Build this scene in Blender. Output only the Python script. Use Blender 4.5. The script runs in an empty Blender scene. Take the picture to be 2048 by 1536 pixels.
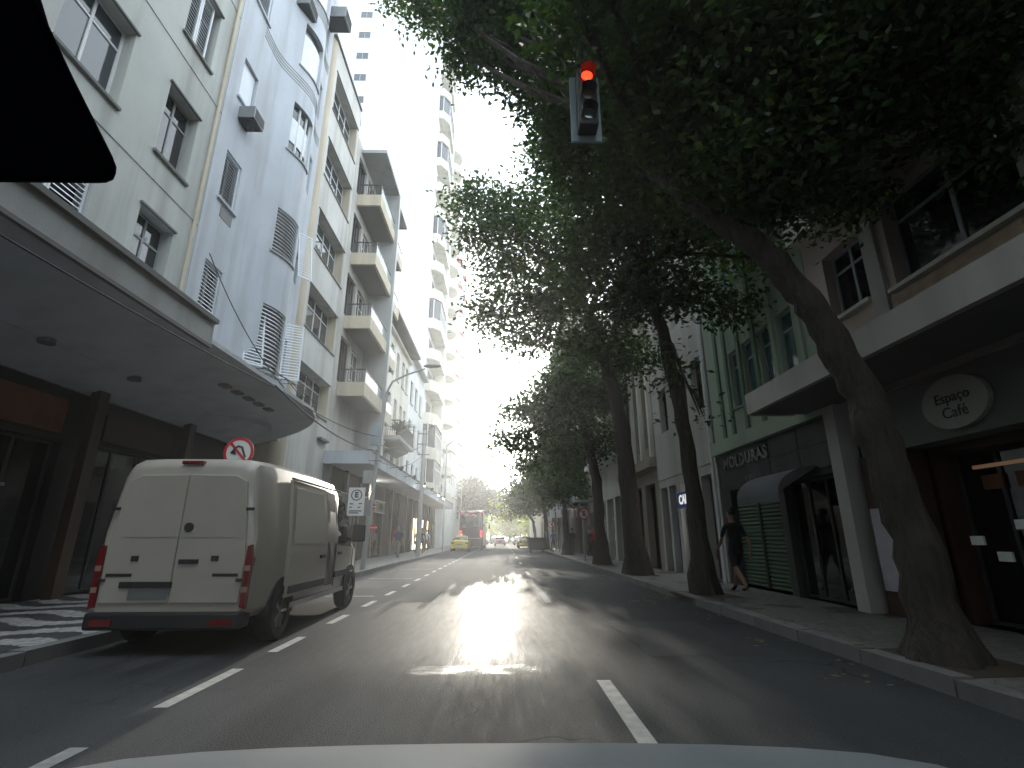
import bpy, bmesh, math, random
import numpy as np
from mathutils import Vector, Matrix, noise
R = math.radians
S = bpy.context.scene
COL = S.collection
random.seed(7)

# ------------------------------------------------------------------ camera, sky, sun, exposure
CAMZ = 1.3
PITCH = math.atan(307 / 1011)
YAW = math.atan(19 * math.cos(PITCH) / 1011)
cd = bpy.data.cameras.new('camera'); cam = bpy.data.objects.new('camera', cd); COL.objects.link(cam)
cd.sensor_width = 36; cd.lens = 36 * 1011 / 2048; cd.clip_start = 0.05; cd.clip_end = 3000
cam.location = (0, 0, CAMZ); cam.rotation_euler = (R(90) + PITCH, 0, -YAW)
S.camera = cam

SUN_EL, SUN_AZ = 11.5, -1.3            # low sun down the street, azimuth from +Y, positive to the right
W = bpy.data.worlds.new('World'); S.world = W; W.use_nodes = True
wn = W.node_tree.nodes; wl = W.node_tree.links
bg = wn['Background']
sky = wn.new('ShaderNodeTexSky'); sky.sky_type = 'NISHITA'; sky.sun_disc = False
sky.sun_elevation = R(SUN_EL); sky.sun_rotation = R(SUN_AZ); sky.air_density = 1.0; sky.dust_density = 3.0; sky.ozone_density = 1.0
hs = wn.new('ShaderNodeHueSaturation'); hs.inputs['Saturation'].default_value = 0.3
mixw = wn.new('ShaderNodeMix'); mixw.data_type = 'RGBA'; mixw.inputs[0].default_value = 0.55
mixw.inputs[7].default_value = (8.9, 10.2, 11.3, 1)      # even bright veil of thin cloud
wl.new(sky.outputs[0], hs.inputs['Color']); wl.new(hs.outputs[0], mixw.inputs[6]); wl.new(mixw.outputs[2], bg.inputs[0])
bg.inputs[1].default_value = 0.15
sd = bpy.data.lights.new('sun', 'SUN'); sun = bpy.data.objects.new('sun', sd); COL.objects.link(sun)
sd.energy = 2.0; sd.angle = R(.6); sd.color = (1, .93, .8)
sun.rotation_euler = (R(90 - SUN_EL), 0, R(180 - SUN_AZ)); sun.location = (0, 60, 80)
S.view_settings.view_transform = 'Standard'; S.view_settings.look = 'None'; S.view_settings.gamma = 1
S.view_settings.exposure = 1.45
S.view_settings.use_curve_mapping = False
S.cycles.max_bounces = 5; S.cycles.diffuse_bounces = 3; S.cycles.glossy_bounces = 3; S.cycles.volume_bounces = 0; S.cycles.transparent_max_bounces = 6

def ray(x, y):      # direction through a pixel of the 2048 x 1536 photograph
    a, b = x - 1024, y - 768
    fw = 1011 * math.cos(PITCH) + b * math.sin(PITCH); up = 1011 * math.sin(PITCH) - b * math.cos(PITCH)
    return Vector((a * math.cos(YAW) + fw * math.sin(YAW), fw * math.cos(YAW) - a * math.sin(YAW), up))
def at(x, y, Y):    # point on that ray at distance Y down the street
    r = ray(x, y); t = Y / r.y
    return Vector((r.x * t, Y, CAMZ + r.z * t))

# ------------------------------------------------------------------ materials
MATS = {}
def newmat(n):
    m = bpy.data.materials.new(n); m.use_nodes = True
    nt = m.node_tree
    return m, nt, nt.nodes['Principled BSDF'], nt.nodes, nt.links
def c4(c): return (c[0], c[1], c[2], 1)
def plain(n, col, rough=.5, metal=0, spec=.5, emit=None, es=0, bump=0, bscale=40, var=0.12, vscale=3.0, coat=0):
    m, nt, p, N, L = newmat(n)
    p.inputs['Base Color'].default_value = c4(col); p.inputs['Roughness'].default_value = rough
    p.inputs['Metallic'].default_value = metal; p.inputs['Specular IOR Level'].default_value = spec
    if coat: p.inputs['Coat Weight'].default_value = coat; p.inputs['Coat Roughness'].default_value = .08
    if emit: p.inputs['Emission Color'].default_value = c4(emit); p.inputs['Emission Strength'].default_value = es
    tc = N.new('ShaderNodeTexCoord')
    if var:
        nz = N.new('ShaderNodeTexNoise'); nz.inputs['Scale'].default_value = vscale; nz.inputs['Detail'].default_value = 6
        L.new(tc.outputs['Object'], nz.inputs['Vector'])
        mx = N.new('ShaderNodeMix'); mx.data_type = 'RGBA'
        mx.inputs[6].default_value = c4([c * (1 - var) for c in col]); mx.inputs[7].default_value = c4([min(1, c * (1 + var)) for c in col])
        L.new(nz.outputs[0], mx.inputs[0]); L.new(mx.outputs[2], p.inputs['Base Color'])
    if bump:
        nb = N.new('ShaderNodeTexNoise'); nb.inputs['Scale'].default_value = bscale; nb.inputs['Detail'].default_value = 4
        L.new(tc.outputs['Object'], nb.inputs['Vector'])
        b = N.new('ShaderNodeBump'); b.inputs['Strength'].default_value = bump; b.inputs['Distance'].default_value = .02
        L.new(nb.outputs[0], b.inputs['Height']); L.new(b.outputs[0], p.inputs['Normal'])
    MATS[n] = m; return m
def plaster(n, col, dirt=(.22, .2, .17), amt=.45, rough=.85):
    """painted render: broad mottling, rain streaks running down, fine grain"""
    m, nt, p, N, L = newmat(n); p.inputs['Roughness'].default_value = rough; p.inputs['Specular IOR Level'].default_value = .25
    tc = N.new('ShaderNodeTexCoord')
    def noise(scale, sv=(1, 1, 1), det=5):
        mp = N.new('ShaderNodeMapping'); mp.inputs['Scale'].default_value = sv; L.new(tc.outputs['Object'], mp.inputs[0])
        z = N.new('ShaderNodeTexNoise'); z.inputs['Scale'].default_value = scale; z.inputs['Detail'].default_value = det
        L.new(mp.outputs[0], z.inputs['Vector']); return z
    def ramp(z, a, b):
        r = N.new('ShaderNodeMapRange'); r.inputs[1].default_value = a; r.inputs[2].default_value = b; L.new(z.outputs[0], r.inputs[0]); return r
    n1 = ramp(noise(.55), .35, .7); n2 = ramp(noise(1.6, (1, 1, .07), 6), .47, .78); n3 = ramp(noise(9), .3, .75)
    m1 = N.new('ShaderNodeMix'); m1.data_type = 'RGBA'
    m1.inputs[6].default_value = c4([c * .9 for c in col]); m1.inputs[7].default_value = c4([min(.9, c * 1.06) for c in col]); L.new(n1.outputs[0], m1.inputs[0])
    mu = N.new('ShaderNodeMath'); mu.operation = 'MULTIPLY'; mu.inputs[1].default_value = amt; L.new(n2.outputs[0], mu.inputs[0])
    m2 = N.new('ShaderNodeMix'); m2.data_type = 'RGBA'; m2.inputs[7].default_value = c4(dirt); L.new(mu.outputs[0], m2.inputs[0]); L.new(m1.outputs[2], m2.inputs[6])
    mu3 = N.new('ShaderNodeMath'); mu3.operation = 'MULTIPLY'; mu3.inputs[1].default_value = .1; L.new(n3.outputs[0], mu3.inputs[0])
    m3 = N.new('ShaderNodeMix'); m3.data_type = 'RGBA'; m3.inputs[7].default_value = c4([c * .6 for c in col]); L.new(mu3.outputs[0], m3.inputs[0]); L.new(m2.outputs[2], m3.inputs[6])
    L.new(m3.outputs[2], p.inputs['Base Color'])
    b = N.new('ShaderNodeBump'); b.inputs['Strength'].default_value = .25; b.inputs['Distance'].default_value = .02
    L.new(noise(30).outputs[0], b.inputs['Height']); L.new(b.outputs[0], p.inputs['Normal'])
    MATS[n] = m; return m
def pane_mat(n, col, rough=.06):
    m, nt, p, N, L = newmat(n); p.inputs['Base Color'].default_value = c4(col); p.inputs['Roughness'].default_value = rough
    p.inputs['Specular IOR Level'].default_value = .9
    tc = N.new('ShaderNodeTexCoord'); z = N.new('ShaderNodeTexNoise'); z.inputs['Scale'].default_value = 1.3; L.new(tc.outputs['Object'], z.inputs['Vector'])
    b = N.new('ShaderNodeBump'); b.inputs['Strength'].default_value = .05; b.inputs['Distance'].default_value = .05
    L.new(z.outputs[0], b.inputs['Height']); L.new(b.outputs[0], p.inputs['Normal'])
    MATS[n] = m; return m

plaster('wall_greygreen', (.50, .515, .485), amt=.75)
plaster('wall_bluegrey', (.51, .54, .58), amt=.5)
plaster('wall_offwhite', (.58, .565, .53), amt=.6)
plaster('wall_tan', (.58, .51, .39), amt=.5)
plaster('wall_cream', (.72, .69, .60), amt=.4)
plaster('wall_white', (.86, .86, .83), amt=.15)
plaster('wall_white2', (.78, .80, .80), amt=.25)
plaster('wall_pink', (.62, .50, .43), amt=.3)
plaster('wall_green', (.40, .48, .36), amt=.45)
plaster('wall_darkgreen', (.17, .26, .18), amt=.4)
plaster('wall_lightgrey', (.52, .50, .46), amt=.45)
plaster('wall_stone', (.36, .31, .25), amt=.55)
plaster('wall_brown', (.17, .11, .08), amt=.4)
plaster('concrete', (.40, .41, .40), amt=.6)
plaster('concrete_dark', (.19, .19, .18), amt=.5)
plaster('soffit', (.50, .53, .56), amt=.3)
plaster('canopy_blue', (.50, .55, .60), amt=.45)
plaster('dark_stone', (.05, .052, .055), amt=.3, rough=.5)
pane_mat('pane', (.035, .045, .05)); pane_mat('pane_dark', (.012, .013, .015)); pane_mat('pane_teal', (.05, .12, .12)); pane_mat('pane_car', (.01, .012, .014), .03)
plain('frame_white', (.68, .69, .68), .5); plain('frame_grey', (.30, .33, .33), .5); plain('frame_dark', (.05, .05, .05), .5)
plain('shutter_white', (.70, .73, .76), .6); plain('shutter_green', (.11, .165, .115), .55, var=.25); plain('curtain', (.52, .46, .38), .9)
plain('metal_grey', (.24, .25, .25), .45, .6, bump=.1); plain('metal_dark', (.04, .04, .042), .5, .3); plain('metal_light', (.45, .46, .46), .35, .8)
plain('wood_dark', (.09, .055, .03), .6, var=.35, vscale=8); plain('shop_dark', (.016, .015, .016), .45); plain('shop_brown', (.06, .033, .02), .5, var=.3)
plain('sign_white', (.78, .78, .76), .55, var=.05); plain('sign_red', (.55, .02, .03), .5); plain('sign_black', (.015, .015, .015), .5); plain('sign_cream', (.36, .35, .31), .6)
plain('sign_orange', (.85, .28, .04), .5); plain('blue_panel', (.01, .03, .16), .4); plain('blue_sign', (.02, .08, .35), .4)
plain('van_paint', (.43, .39, .33), .34, coat=.4, var=.14, vscale=2.2); plain('plastic_black', (.018, .018, .019), .55, bump=.1, bscale=200)
plain('rubber', (.02, .02, .021), .8, bump=.2); plain('chrome', (.7, .7, .7), .12, 1, var=0); plain('lens_red', (.17, .006, .01), .2, coat=.8, var=0); plain('lens_amber', (.34, .2, .15), .3, var=0)
plain('lens_lit', (.8, .02, .03), .3, emit=(1, .03, .05), es=1.0, var=0); plain('red_lamp', (.9, .05, .01), .3, emit=(1, .03, .008), es=1.6, var=0)
plain('lamp_lit', (1, 1, 1), .4, emit=(1, .96, .86), es=22, var=0); plain('shelf_glow', (.3, .2, .14), .4, emit=(1, .6, .35), es=.03, var=0); plain('warm_glow', (1, .9, .7), .4, emit=(1, .8, .5), es=3, var=0)
plain('taxi_yellow', (.62, .50, .03), .3, coat=.5, var=.05); plain('taxi_blue', (.03, .06, .25), .3); plain('car_white', (.7, .71, .72), .3, coat=.5, var=.04); plain('car_silver', (.4, .42, .44), .3, .6); plain('car_dark', (.03, .035, .05), .3, coat=.5)
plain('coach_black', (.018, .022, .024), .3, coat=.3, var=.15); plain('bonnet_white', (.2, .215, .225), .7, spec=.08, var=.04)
plain('housing_grey', (.27, .35, .38), .6); plain('skin', (.30, .17, .11), .6, var=.05); plain('skin_light', (.45, .29, .21), .6, var=.05); plain('hair', (.015, .012, .01), .7)
for n_, c_ in (('black', (.015, .015, .018)), ('navy', (.03, .04, .10)), ('white', (.62, .64, .68)), ('blue', (.05, .14, .45)), ('red', (.35, .03, .03)), ('grey', (.14, .14, .15)), ('jeans', (.05, .07, .14)), ('khaki', (.25, .21, .14))):
    plain('cloth_' + n_, c_, .9, bump=.3, bscale=60)
plain('fern', (.09, .16, .035), .6, var=.4); plain('cable', (.02, .02, .02), .6, var=0); plain('pot', (.28, .13, .07), .8)
plain('poster', (.46, .42, .47), .6, var=.25, vscale=6); plain('banner', (.40, .29, .21), .8, var=.45, vscale=5); plain('bin_dark', (.05, .055, .06), .5, var=.3)
plain('marking', (.36, .355, .33), .75, var=.55, vscale=9, bump=.2); plain('dirt', (.07, .05, .035), .95, bump=.5)

def leaf_mat(n, c1, c2, trans):
    m, nt, p, N, L = newmat(n)
    g = N.new('ShaderNodeNewGeometry'); mx = N.new('ShaderNodeMix'); mx.data_type = 'RGBA'
    mx.inputs[6].default_value = c4(c1); mx.inputs[7].default_value = c4(c2); L.new(g.outputs['Random Per Island'], mx.inputs[0])
    L.new(mx.outputs[2], p.inputs['Base Color']); p.inputs['Roughness'].default_value = .45; p.inputs['Specular IOR Level'].default_value = .35
    t = N.new('ShaderNodeBsdfTranslucent'); tm = N.new('ShaderNodeMix'); tm.data_type = 'RGBA'; tm.blend_type = 'MULTIPLY'; tm.inputs[0].default_value = 1
    tm.inputs[7].default_value = (1.4, 1.6, .6, 1); L.new(mx.outputs[2], tm.inputs[6]); L.new(tm.outputs[2], t.inputs[0])
    ms = N.new('ShaderNodeMixShader'); ms.inputs[0].default_value = trans
    L.new(p.outputs[0], ms.inputs[1]); L.new(t.outputs[0], ms.inputs[2]); L.new(ms.outputs[0], N['Material Output'].inputs[0])
    MATS[n] = m
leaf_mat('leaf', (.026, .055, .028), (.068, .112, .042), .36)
leaf_mat('leaf_sunlit', (.2, .24, .018), (.36, .34, .03), .75)  # brighter yellow leaf colour that paints sunlight into the far crowns

def bark():
    m, nt, p, N, L = newmat('bark'); p.inputs['Roughness'].default_value = .95
    tc = N.new('ShaderNodeTexCoord'); mp = N.new('ShaderNodeMapping'); mp.inputs['Scale'].default_value = (9, 9, 2); L.new(tc.outputs['Object'], mp.inputs[0])
    z = N.new('ShaderNodeTexNoise'); z.inputs['Scale'].default_value = 1.6; z.inputs['Detail'].default_value = 8; L.new(mp.outputs[0], z.inputs['Vector'])
    mx = N.new('ShaderNodeMix'); mx.data_type = 'RGBA'; mx.inputs[6].default_value = (.022, .018, .015, 1); mx.inputs[7].default_value = (.095, .078, .062, 1)
    L.new(z.outputs[0], mx.inputs[0]); L.new(mx.outputs[2], p.inputs['Base Color'])
    b = N.new('ShaderNodeBump'); b.inputs['Strength'].default_value = 1; b.inputs['Distance'].default_value = .09; L.new(z.outputs[0], b.inputs['Height']); L.new(b.outputs[0], p.inputs['Normal'])
    MATS['bark'] = m
bark()

def asphalt():
    """worn dark asphalt; wet film in the wheel tracks and down the middle lane where a hose or rain run-off dried unevenly"""
    m, nt, p, N, L = newmat('asphalt')
    tc = N.new('ShaderNodeTexCoord')
    def noise(scale, sv, det=5, rough=.5):
        mp = N.new('ShaderNodeMapping'); mp.inputs['Scale'].default_value = sv; L.new(tc.outputs['Object'], mp.inputs[0])
        z = N.new('ShaderNodeTexNoise'); z.inputs['Scale'].default_value = scale; z.inputs['Detail'].default_value = det; z.inputs['Roughness'].default_value = rough
        L.new(mp.outputs[0], z.inputs['Vector']); return z.outputs[0]
    def mr(v, a, b, c=0, d=1):
        r = N.new('ShaderNodeMapRange'); r.inputs[1].default_value = a; r.inputs[2].default_value = b; r.inputs[3].default_value = c; r.inputs[4].default_value = d
        r.interpolation_type = 'SMOOTHSTEP'; L.new(v, r.inputs[0]); return r.outputs[0]
    def op(o, a, b):
        q = N.new('ShaderNodeMath'); q.operation = o
        for i, v in enumerate((a, b)):
            if isinstance(v, (int, float)): q.inputs[i].default_value = v
            else: L.new(v, q.inputs[i])
        return q.outputs[0]
    sp = N.new('ShaderNodeSeparateXYZ'); L.new(tc.outputs['Object'], sp.inputs[0]); X, Y = sp.outputs[0], sp.outputs[1]
    dl = op('MULTIPLY', op('MAXIMUM', op('SUBTRACT', .6, X), 0.), 3.3); dr = op('MULTIPLY', op('MAXIMUM', op('SUBTRACT', X, .6), 0.), 10.)
    streak = noise(1.1, (3.2, .10, 1), 6, .65); blot = noise(.55, (1, .6, 1), 5)
    edge = op('ADD', op('SUBTRACT', op('SUBTRACT', 21., dl), dr), op('ADD', op('MULTIPLY', op('SUBTRACT', streak, .5), 16.), op('MULTIPLY', op('SUBTRACT', blot, .5), 9.)))
    raw = op('MULTIPLY', mr(op('SUBTRACT', edge, Y), -.6, 3.2), op('MULTIPLY', mr(Y, 4.6, 7.0), mr(op('ADD', blot, op('MULTIPLY', streak, .4)), .35, .75, .55, 1)))
    pud = op('MULTIPLY', mr(op('ABSOLUTE', op('ADD', X, .3), 0), 1.0, .5), mr(op('ABSOLUTE', op('SUBTRACT', Y, 5.85), 0), .32, .1))
    pud = op('MULTIPLY', mr(op('ADD', pud, op('MULTIPLY', op('SUBTRACT', noise(2.6, (1, 1.8, 1), 5, .6), .5), 3.4)), .55, 1.5), mr(pud, .02, .35))
    wet = op('MAXIMUM', raw, pud)
    gr = noise(55, (1, 1, 1), 3); pat = noise(.35, (1, .4, 1), 4)
    mx = N.new('ShaderNodeMix'); mx.data_type = 'RGBA'; mx.inputs[6].default_value = (.040, .042, .044, 1); mx.inputs[7].default_value = (.085, .086, .086, 1)
    L.new(mr(op('ADD', op('MULTIPLY', gr, .5), op('MULTIPLY', pat, .6)), .35, .75), mx.inputs[0])
    m2 = N.new('ShaderNodeMix'); m2.data_type = 'RGBA'; m2.inputs[7].default_value = (.02, .021, .023, 1); L.new(wet, m2.inputs[0]); L.new(mx.outputs[2], m2.inputs[6])
    vo = N.new('ShaderNodeTexVoronoi'); vo.feature = 'DISTANCE_TO_EDGE'; vo.inputs['Scale'].default_value = .42
    wv = N.new('ShaderNodeVectorMath'); wv.operation = 'ADD'; nz = N.new('ShaderNodeTexNoise'); nz.inputs['Scale'].default_value = 1.7; L.new(tc.outputs['Object'], nz.inputs['Vector'])
    L.new(tc.outputs['Object'], wv.inputs[0]); L.new(nz.outputs['Color'], wv.inputs[1]); L.new(wv.outputs[0], vo.inputs['Vector'])
    crack = op('MULTIPLY', mr(vo.outputs['Distance'], .012, .003), mr(noise(.4, (1, 1, 1), 3), .48, .6))
    track = op('MULTIPLY', mr(op('ABSOLUTE', op('SUBTRACT', op('ABSOLUTE', op('ADD', X, .9), 0), .75), 0), .45, .1), .35)
    m3 = N.new('ShaderNodeMix'); m3.data_type = 'RGBA'; m3.inputs[7].default_value = (.018, .018, .019, 1); L.new(op('MAXIMUM', op('MULTIPLY', crack, .8), track), m3.inputs[0]); L.new(m2.outputs[2], m3.inputs[6])
    L.new(m3.outputs[2], p.inputs['Base Color'])
    L.new(op('ADD', op('SUBTRACT', mr(wet, 0, 1, .8, .62), op('MULTIPLY', pud, .13)), op('MULTIPLY', op('SUBTRACT', noise(5, (2.4, .35, 1), 6, .65), .42), .26)), p.inputs['Roughness'])
    p.inputs['Specular IOR Level'].default_value = .08
    b = N.new('ShaderNodeBump'); b.inputs['Distance'].default_value = .012; L.new(mr(wet, 0, 1, .6, .22), b.inputs['Strength']); L.new(noise(70, (1, 1, 1), 3), b.inputs['Height'])
    L.new(b.outputs[0], p.inputs['Normal'])
    gl = N.new('ShaderNodeBsdfGlossy'); L.new(op('ADD', op('MULTIPLY', op('SUBTRACT', noise(5, (2.4, .35, 1), 6, .65), .5), .2), op('SUBTRACT', .24, op('MULTIPLY', pud, .12))), gl.inputs['Roughness']); L.new(b.outputs[0], gl.inputs['Normal'])
    film = op('ADD', op('MULTIPLY', wet, mr(noise(3, (5, .25, 1), 5, .7), .3, .7, .008, .04)), op('MULTIPLY', pud, .05))   # broken film of water between the stones
    mxs = N.new('ShaderNodeMixShader'); L.new(film, mxs.inputs[0]); L.new(p.outputs[0], mxs.inputs[1]); L.new(gl.outputs[0], mxs.inputs[2]); L.new(mxs.outputs[0], N['Material Output'].inputs[0]); MATS['asphalt'] = m
asphalt()

def mosaic(n, light, dark, waves):
    """small hand-cut stone sets laid as dark and light wavy bands"""
    m, nt, p, N, L = newmat(n); p.inputs['Roughness'].default_value = .6
    tc = N.new('ShaderNodeTexCoord')
    v = N.new('ShaderNodeTexVoronoi'); v.inputs['Scale'].default_value = 17; L.new(tc.outputs['Object'], v.inputs['Vector'])
    sp = N.new('ShaderNodeSeparateXYZ'); L.new(v.outputs['Position'], sp.inputs[0])
    def op(o, a, b=0.):
        q = N.new('ShaderNodeMath'); q.operation = o
        for i, x in enumerate((a, b)):
            if isinstance(x, (int, float)): q.inputs[i].default_value = x
            else: L.new(x, q.inputs[i])
        return q.outputs[0]
    if waves:
        ph = op('ADD', op('MULTIPLY', sp.outputs[1], 7.5), op('MULTIPLY', op('SINE', op('MULTIPLY', sp.outputs[0], 3.6)), 1.5))
        msk = op('GREATER_THAN', op('SINE', ph), .0)
    else:
        z = N.new('ShaderNodeTexNoise'); z.inputs['Scale'].default_value = .5; L.new(v.outputs['Position'], z.inputs['Vector']); msk = op('GREATER_THAN', z.outputs[0], .58)
    mx = N.new('ShaderNodeMix'); mx.data_type = 'RGBA'; mx.inputs[6].default_value = c4(light); mx.inputs[7].default_value = c4(dark); L.new(msk, mx.inputs[0])
    rv = N.new('ShaderNodeMix'); rv.data_type = 'RGBA'; rv.blend_type = 'MULTIPLY'; rv.inputs[0].default_value = .5
    bw = N.new('ShaderNodeSeparateXYZ'); L.new(v.outputs['Color'], bw.inputs[0]); cb = N.new('ShaderNodeCombineXYZ')
    for i in range(3): L.new(bw.outputs[0], cb.inputs[i])
    L.new(mx.outputs[2], rv.inputs[6]); L.new(cb.outputs[0], rv.inputs[7]); L.new(rv.outputs[2], p.inputs['Base Color'])
    b = N.new('ShaderNodeBump'); b.inputs['Strength'].default_value = .5; b.inputs['Distance'].default_value = .01; b.invert = True
    L.new(v.outputs['Distance'], b.inputs['Height']); L.new(b.outputs[0], p.inputs['Normal']); MATS[n] = m
mosaic('mosaic_wave', (.42, .42, .40), (.05, .05, .055), True)
mosaic('mosaic_plain', (.21, .20, .18), (.09, .085, .08), False)

# ------------------------------------------------------------------ mesh helpers
BASE = {}
class M:
    def __init__(s): s.v = []; s.f = []
    def add(s, vs, fs):
        o = len(s.v); s.v += [tuple(q) for q in vs]; s.f += [tuple(i + o for i in f) for f in fs]; return s
    def box(s, x0, x1, y0, y1, z0, z1):
        return s.add([(x0, y0, z0), (x1, y0, z0), (x1, y1, z0), (x0, y1, z0), (x0, y0, z1), (x1, y0, z1), (x1, y1, z1), (x0, y1, z1)],
                     [(0, 3, 2, 1), (4, 5, 6, 7), (0, 1, 5, 4), (1, 2, 6, 5), (2, 3, 7, 6), (3, 0, 4, 7)])
    def prism(s, poly, a, b, ax='z'):
        n = len(poly)
        def P(u, w, t): return {'z': (u, w, t), 'x': (t, u, w), 'y': (u, t, w)}[ax]
        vs = [P(u, w, a) for u, w in poly] + [P(u, w, b) for u, w in poly]
        return s.add(vs, [tuple(range(n))[::-1], tuple(range(n, 2 * n))] + [(i, (i + 1) % n, n + (i + 1) % n, n + i) for i in range(n)])
    def tube(s, pts, rad, n=8, caps=True):
        pts = [Vector(p) for p in pts]
        if not hasattr(rad, '__len__'): rad = [rad] * len(pts)
        vs = []; up = None
        for i, p in enumerate(pts):
            d = (pts[min(i + 1, len(pts) - 1)] - pts[max(i - 1, 0)]).normalized()
            if up is None: up = Vector((0, 0, 1)) if abs(d.z) < .9 else Vector((0, 1, 0))
            u = d.cross(up).normalized(); w = u.cross(d).normalized(); up = w
            for k in range(n):
                a = 2 * math.pi * k / n; vs.append(p + (u * math.cos(a) + w * math.sin(a)) * rad[i])
        fs = [(i * n + k, i * n + (k + 1) % n, (i + 1) * n + (k + 1) % n, (i + 1) * n + k) for i in range(len(pts) - 1) for k in range(n)]
        if caps: fs += [tuple(range(n))[::-1], tuple(range((len(pts) - 1) * n, len(pts) * n))]
        return s.add(vs, fs)
    def ell(s, c, r, nu=12, nv=8):
        vs = []; 
        for j in range(1, nv):
            t = math.pi * j / nv
            for i in range(nu): a = 2 * math.pi * i / nu; vs.append((c[0] + r[0] * math.sin(t) * math.cos(a), c[1] + r[1] * math.sin(t) * math.sin(a), c[2] + r[2] * math.cos(t)))
        vs += [(c[0], c[1], c[2] + r[2]), (c[0], c[1], c[2] - r[2])]; T = len(vs) - 2
        fs = [(j * nu + i, (j + 1) * nu + i, (j + 1) * nu + (i + 1) % nu, j * nu + (i + 1) % nu) for j in range(nv - 2) for i in range(nu)]
        fs += [(i, (i + 1) % nu, T) for i in range(nu)] + [((nv - 2) * nu + (i + 1) % nu, (nv - 2) * nu + i, T + 1) for i in range(nu)]
        return s.add(vs, fs)
    def loft(s, secs):
        n = len(secs[0]); vs = [p for q in secs for p in q]
        fs = [(i * n + k, i * n + (k + 1) % n, (i + 1) * n + (k + 1) % n, (i + 1) * n + k) for i in range(len(secs) - 1) for k in range(n)]
        return s.add(vs, fs + [tuple(range(n))[::-1], tuple(range((len(secs) - 1) * n, len(secs) * n))])
    def mesh(s, name, mat, off=(0, 0, 0), smooth=None):
        me = bpy.data.meshes.new(name); o = off
        me.from_pydata([(a - o[0], b - o[1], c - o[2]) for a, b, c in s.v], [], s.f)
        bm = bmesh.new(); bm.from_mesh(me); bmesh.ops.recalc_face_normals(bm, faces=bm.faces); bm.to_mesh(me); bm.free()
        me.materials.append(MATS[mat] if isinstance(mat, str) else mat)
        if smooth is not None:
            me.polygons.foreach_set('use_smooth', [True] * len(me.polygons)); me.set_sharp_from_angle(angle=R(smooth))
        return me
    def build(s, name, mat, parent=None, smooth=None, bevel=0):
        b = BASE.get(parent.name, (0, 0, 0)) if parent else (0, 0, 0)
        o = bpy.data.objects.new(name, s.mesh(name, mat, b, smooth)); COL.objects.link(o)
        if parent: o.parent = parent; BASE[o.name] = b
        if bevel:
            q = o.modifiers.new('bevel', 'BEVEL'); q.width = bevel; q.segments = 2; q.limit_method = 'ANGLE'
        return o
def tag(o, label=None, cat=None, group=None, kind=None):
    for k, v in (('label', label), ('category', cat), ('group', group), ('kind', kind)):
        if v: o[k] = v
    return o
def thing(name, label, cat, loc=(0, 0, 0), group=None):
    o = bpy.data.objects.new(name, None); COL.objects.link(o); o.location = loc; o.empty_display_size = .2
    BASE[o.name] = tuple(loc); return tag(o, label, cat, group)
def solo(m, name, mat, label, cat, group=None, smooth=None, loc=None):
    """a thing that is one mesh; its origin at the given base"""
    o = bpy.data.objects.new(name, m.mesh(name, mat, loc or (0, 0, 0), smooth)); COL.objects.link(o)
    if loc: o.location = loc
    return tag(o, label, cat, group)
def copy_tree(o, parent=None):
    c = o.copy(); COL.objects.link(c); c.parent = parent
    for ch in list(o.children): copy_tree(ch, c)
    return c
def inst(src_mesh, name, parent, loc, rz=0):
    o = bpy.data.objects.new(name, src_mesh); COL.objects.link(o); o.parent = parent
    b = BASE.get(parent.name, (0, 0, 0)) if parent else (0, 0, 0)
    o.location = (loc[0] - b[0], loc[1] - b[1], loc[2] - b[2]); o.rotation_euler = (0, 0, rz); BASE[o.name] = tuple(loc); return o
def text_mesh(txt, size, mat, ext=.01, spacing=1.0, bold=0):
    c = bpy.data.curves.new('lettering', 'FONT'); c.body = txt; c.size = size; c.extrude = ext; c.align_x = 'CENTER'; c.align_y = 'CENTER'; c.space_character = spacing; c.offset = bold; c.resolution_u = 3
    o = bpy.data.objects.new('lettering', c); COL.objects.link(o); bpy.context.view_layer.update()
    me = bpy.data.meshes.new_from_object(o.evaluated_get(bpy.context.evaluated_depsgraph_get()))
    bpy.data.objects.remove(o); me.materials.clear(); me.materials.append(MATS[mat]); return me
def lettering(txt, size, mat, parent, loc, face, ext=.01, spacing=1.0, bold=0):
    """face: '-y' towards the camera, '+x' / '-x' on left / right facades"""
    o = inst(text_mesh(txt, size, mat, ext, spacing, bold), 'lettering', parent, loc)
    o.rotation_euler = {'-y': (R(90), 0, 0), '+x': (R(90), 0, R(90)), '-x': (R(90), 0, R(-90))}[face]; return o

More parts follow.
